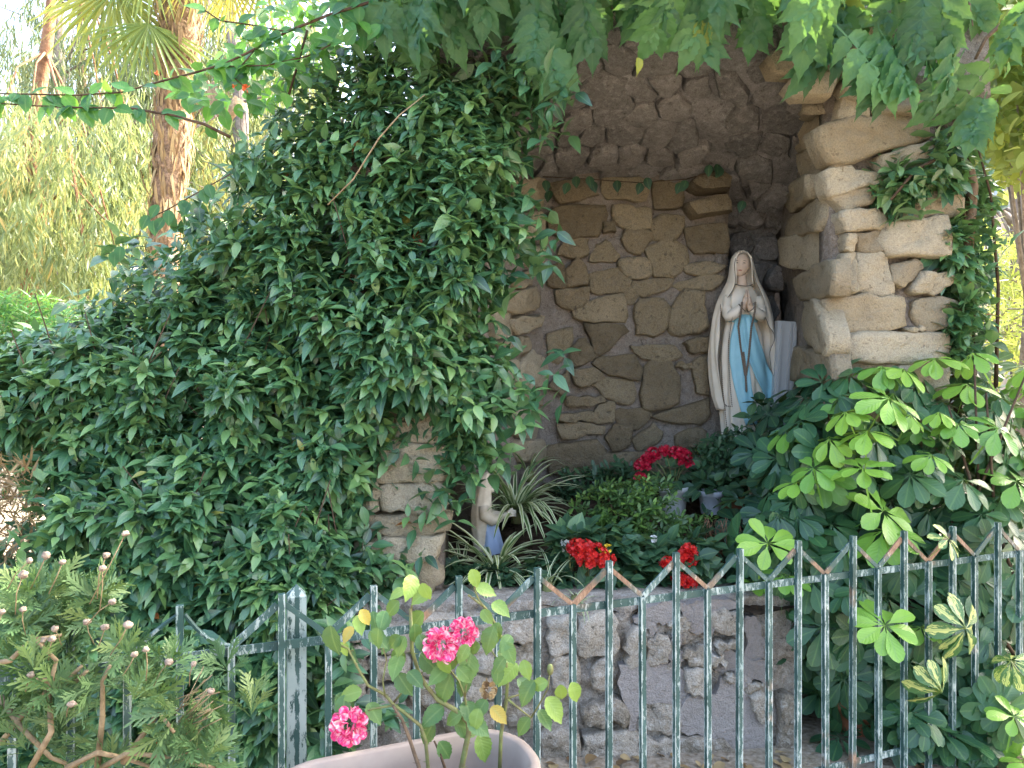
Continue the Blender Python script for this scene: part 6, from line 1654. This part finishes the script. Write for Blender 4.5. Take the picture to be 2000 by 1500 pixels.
# palm
pm = thing('fan_palm', tuple(P(335, 720, 7.8) * 1.0 - Vector((0, 0, P(335, 720, 7.8).z))), 'fan palm with a shaggy orange-brown trunk and hanging fronds', 'palm')
pc = [P(330, 720, 7.8), P(322, 480, 7.8), P(332, 330, 7.8), P(345, 150, 7.8), P(352, 0, 7.8), P(356, -160, 7.8)]; pc[0].z = 0
mb = MB(); sm = []; sr = []
for i in range(len(pc) - 1):
    for k in range(12): sm.append(pc[i].lerp(pc[i + 1], k / 12)); sr.append((.13 + .022 * i) * (1 + .08 * math.sin((i * 12 + k) * 2.1) + random.uniform(-.05, .05)))
mb.tube(sm, sr, 14); mb.build('trunk', MAT['palmbark'], pm)
n_ = 1500; k = rg.random(n_) * (len(sm) - 1); idx = k.astype(int); cen = np.array([tuple(sm[i]) for i in idx]); th = rg.uniform(0, 2 * math.pi, n_); rad = np.stack([np.cos(th), np.sin(th), 0 * th], 1)
V, T, lc = place(T_WIL, frames(rad * .35 + UP * rg.choice([-1, .9], n_)[:, None] + rv(n_, rg) * .25, rad), cen + rad * np.array([sr[i] for i in idx])[:, None] * .95, rg.uniform(.12, .30, n_), rg.uniform(.1, .9, n_)); ob = link('leaf_base', big_mesh('leaf_base', V, T, lc), pm, MAT['dry']); ob['kind'] = 'stuff'
T_SEG = leaf_tpl([(0, 0), (.3, .016), (.65, .017), (1, 0)], .6, .30)
def fan(c, ax, nr, r, shade, spread=2.6, n=34):
    it = []
    for i in range(n):
        a = -spread / 2 + spread * i / (n - 1); R = frames(np.array([[math.cos(a), math.sin(a), random.uniform(-.06, .06)]]), np.array([[0, .3 * (-1) ** i, 1.0]]))[0]
        it.append((T_SEG, R, (0, 0, 0), random.uniform(.85, 1.05)))
    v, t, uv = merge_tpl(it)
    R = frames(np.array([ax], float), np.array([nr], float))[0]
    return big_mesh('frond', (v * r) @ R.T + np.array(c), t, np.concatenate([uv, np.clip(shade + RNG.normal(0, .12, (len(v), 1)), 0, 1)], 1))
for (a, c_, ax, nr, r, sh) in ((225, -20, (.15, -.2, -1), (.3, -1, .2), .95, .55), (290, 45, (.1, -.3, -1), (.4, -1, .3), .75, .3), (455, -30, (.1, -.2, -1), (-.3, -1, .1), .6, .95), (205, -60, (-.5, -.1, -.7), (.1, -1, .3), .9, .45), (520, -60, (.6, -.2, -.7), (0, -1, .3), .8, .5), (300, -80, (-.2, -.4, -.6), (0, -1, .4), .8, .4), (400, -70, (.2, -.4, -.7), (0, -1, .4), .7, .8)):
    q = P(a, c_, 7.5); fr_ = link('frond', fan(q, ax, nr, r, sh), pm, MAT['palm'])
    mb = MB(); mb.tube([q, q.lerp(pc[-1], .5) + Vector((0, 0, .12)), pc[-1] + Vector((0, 0, .2))], [.010, .014, .02], 6); mb.build('stalk', MAT['gstem'], fr_)
mb = MB()
for k in range(16): mb.tube([P(400 + k * 1.5, 165 + random.uniform(-8, 8), 7.5), P(418 + k * 2.4, 222 + random.uniform(-10, 10), 7.45)], [.012, .005], 5)
mb.tube([P(440, 235, 7.5), P(470, 195, 7.5)], [.05, .07], 8)
props(mb.build('dead_frond', MAT['tstem'], pm), 'dry whitish frond stubs')
# wire fence far left
wf_ = thing('wire_fence', tuple(P(40, 720, 15)), 'dark wire mesh fence far behind the reddish trunk', 'fence')
for i in range(9):
    mb = MB(); a = P(-40 + i * 28, 720, 15); a.z = 0; mb.tube([a, a + Vector((0, 0, 4.2))], .02, 5); mb.build('post', MAT['wire'], wf_)
for j in range(12):
    mb = MB(); a = P(-60, 720, 15); b_ = P(260, 720, 15); a.z = b_.z = .5 + j * .32; mb.tube([a, b_], .012, 4); mb.build('wire', MAT['wire'], wf_)

# ================================================================== right background: building, trees
bl = thing('apartment_building', (14, 20, 0), 'pinkish apartment building with dark pilasters seen beside the pier', 'building')
mb = MB(); mb.box((17.0, 24.0, 5.5), (7.0, 4.0, 5.5)); mb.build('wall', MAT['facade'], bl, False)
def facade_box(name, px0, px1, py0, py1, out_, mat, parent):
    a = P(px0, py1, 20); c_ = P(px1, py0, 20); mb = MB(); mb.box(((a.x + c_.x) / 2, 20 - out_ / 2 + .01, (a.z + c_.z) / 2), (abs(c_.x - a.x) / 2, out_ / 2 + .01, abs(c_.z - a.z) / 2)); return mb.build(name, mat, parent, False)
for i, px in enumerate((1979, 2110)):
    facade_box('pilaster', px - 9, px + 9, 60, 752, .18, MAT['pilaster'], bl)
facade_box('drainpipe', 1966, 1969, 60, 745, .08, MAT['wframe'], bl)
for px in (1947, 2010, 2060, 1890, 1835):
    for py in (120, 255, 390, 575, 690):
        w_o = facade_box('window', px - 11, px + 11, py - 24, py + 24, .06, MAT['wframe'], bl); facade_box('pane', px - 8, px + 8, py - 20, py + 20, .075, MAT['glass'], w_o)
facade_box('cornice', 1740, 2300, 478, 490, .12, MAT['wframe'], bl)
def leafy_tree(name, base, trunk, poly, Yr, n, mat, tpl, size, label, seed, r=.12, bark='gbark', shade=(.5, .25), group='trees behind the grotto garden'):
    rg = np.random.default_rng(seed)
    o = thing(name, tuple(base), label, 'tree', group)
    c = [Vector(q) for q in trunk]; mb = MB(); mb.tube(c, [r * (1 - .7 * k / (len(c) - 1)) for k in range(len(c))], 8)
    x, y = sample_poly(poly, n // 12, rg); cl = Pn(x, y, rg.uniform(*Yr, len(x)))
    for k in range(0, len(cl), max(1, len(cl) // 26)):
        j = rg.integers(1, len(c)); mb.tube([c[j], c[j].lerp(Vector(cl[k]), .5) + Vector((0, 0, .1)), Vector(cl[k])], [r * .3, r * .18, .006], 5)
    mb.build('trunk', MAT[bark], o)
    pos = np.repeat(cl, 12, 0) + rg.normal(0, .16, (len(cl) * 12, 3)) * np.array([1.2, 1.2, .6]); N = len(pos)
    V, T, lc = place(tpl, frames(rv(N, rg) + np.array([0, 0, -.3]), rv(N, rg) + UP * .8), pos, rg.uniform(*size, N), np.clip(rg.normal(*shade, N), 0, 1))
    ob = link('crown', big_mesh('crown', V, T, lc), o, mat); ob['kind'] = 'stuff'
    return o
q = P(1985, 720, 6.5)
leafy_tree('sunlit_tree', (q.x, q.y, 0), [(q.x, q.y, 0), P(2010, 620, 6.5), P(2020, 400, 6.5), P(2000, 100, 6.5)], [(1850,-20),(2080,-80),(2120,330),(1960,350),(1880,280)], (5.2, 7.2), 4200, MAT['sunny'], T_ROUND, (.09, .15), 'glowing yellow-green tree behind the creeper at the pier', 21, r=.07)
q = P(2060, 720, 9)
leafy_tree('sunlit_tree', (q.x, q.y, 0), [(q.x, q.y, 0), P(2050, 600, 9), P(2020, 470, 9), P(1925, 385, 9)], [(1860,470),(1960,455),(2060,470),(2080,590),(1880,600)], (7.5, 10), 1300, MAT['sunny'], T_WIL, (.14, .24), 'yellow feathery tree with a bent grey branch in front of the building', 22, r=.11, shade=(.8, .15))
q = P(1950, 720, 7.5)
leafy_tree('sunlit_shrub', (q.x, q.y, 0), [(q.x, q.y, 0), P(1940, 690, 7.5), P(1930, 640, 7.5)], [(1840,570),(1900,590),(1960,600),(2080,580),(2100,730),(1840,730)], (6.4, 8.2), 1700, MAT['sunny'], T_WIL, (.12, .2), 'low yellow feathery shrub below the building windows', 23, r=.05, shade=(.75, .2))
q = P(2300, 720, 12)
leafy_tree('sunlit_tree', (q.x, q.y, 0), [(q.x, q.y, 0), P(2300, 600, 12), P(2310, 300, 12)], [(2110,150),(2300,60),(2500,120),(2560,420),(2450,640),(2120,600)], (10.5, 13), 3000, MAT['sunny'], T_ROUND, (.16, .28), 'broad rounded tree beyond the bent grey branch', 24, r=.14)
mb = MB(); mb.tube([P(2060, 520, 8.8), P(2000, 455, 8.8), P(1950, 410, 8.8), P(1905, 372, 8.8)], [.07, .06, .045, .03], 7); mb2 = MB(); mb2.tube([P(2050, 470, 8.8), P(1960, 465, 8.8), P(1920, 462, 8.8)], [.05, .04, .02], 7)
tr_ = [o for o in COL.objects if o.get('label', '').startswith('yellow feathery tree')][0]
mb.build('branch', MAT['gbark'], tr_); mb2.build('branch', MAT['gbark'], tr_)
# big tree added out of view at right so its crown shades the fence and the umbrella plant
rgt = np.random.default_rng(31)
sh_ = thing('shade_tree', (4.6, 3.6, 0), 'large broad-leaved tree added out of view to shade the fence', 'tree', 'trees behind the grotto garden')
mb = MB(); mb.tube([(4.6, 3.6, 0), (4.5, 3.6, 1.5), (4.35, 3.55, 3.0), (4.3, 3.5, 4.5)], [.18, .15, .12, .07], 10)
cl = rgt.normal(size=(520, 3)); cl = unit(cl) * (rgt.random((520, 1)) ** .4) * np.array([[1.5, 2.3, 1.3]]) + np.array([[4.5, 3.3, 4.0]])
for k in range(0, 520, 18): mb.tube([(4.35, 3.55, 3.0), Vector(cl[k]).lerp(Vector((4.35, 3.55, 3.0)), .5) + Vector((0, 0, .2)), Vector(cl[k])], [.05, .03, .008], 5)
mb.build('trunk', MAT['gbark'], sh_)
pos = np.repeat(cl, 14, 0) + rgt.normal(0, .17, (520 * 14, 3)); N = len(pos)
V, T, lc = place(T_ROUND, frames(rv(N, rgt) + np.array([0, 0, -.3]), rv(N, rgt) + UP), pos, rgt.uniform(.11, .18, N), rgt.uniform(.1, .9, N))
ob = link('crown', big_mesh('crown', V, T, lc), sh_, MAT['bran']); ob['kind'] = 'stuff'
# fallen leaves on the ground between fence and wall
n_ = 260; pos = np.stack([rg.uniform(-1.0, 1.6, n_), rg.uniform(2.45, 2.95, n_), rg.uniform(.006, .02, n_)], 1)
V, T, lc = place(T_ROUND, frames(np.stack([rg.normal(size=n_), rg.normal(size=n_), rg.normal(0, .2, n_)], 1), UP + rv(n_, rg) * .3), pos, rg.uniform(.03, .07, n_), rg.uniform(0, 1, n_))
props(link('fallen_leaves', big_mesh('fallen_leaves', V, T, lc), None, MAT['dry']), 'dry brown leaves scattered at the foot of the retaining wall', 'leaf litter', kind='stuff')
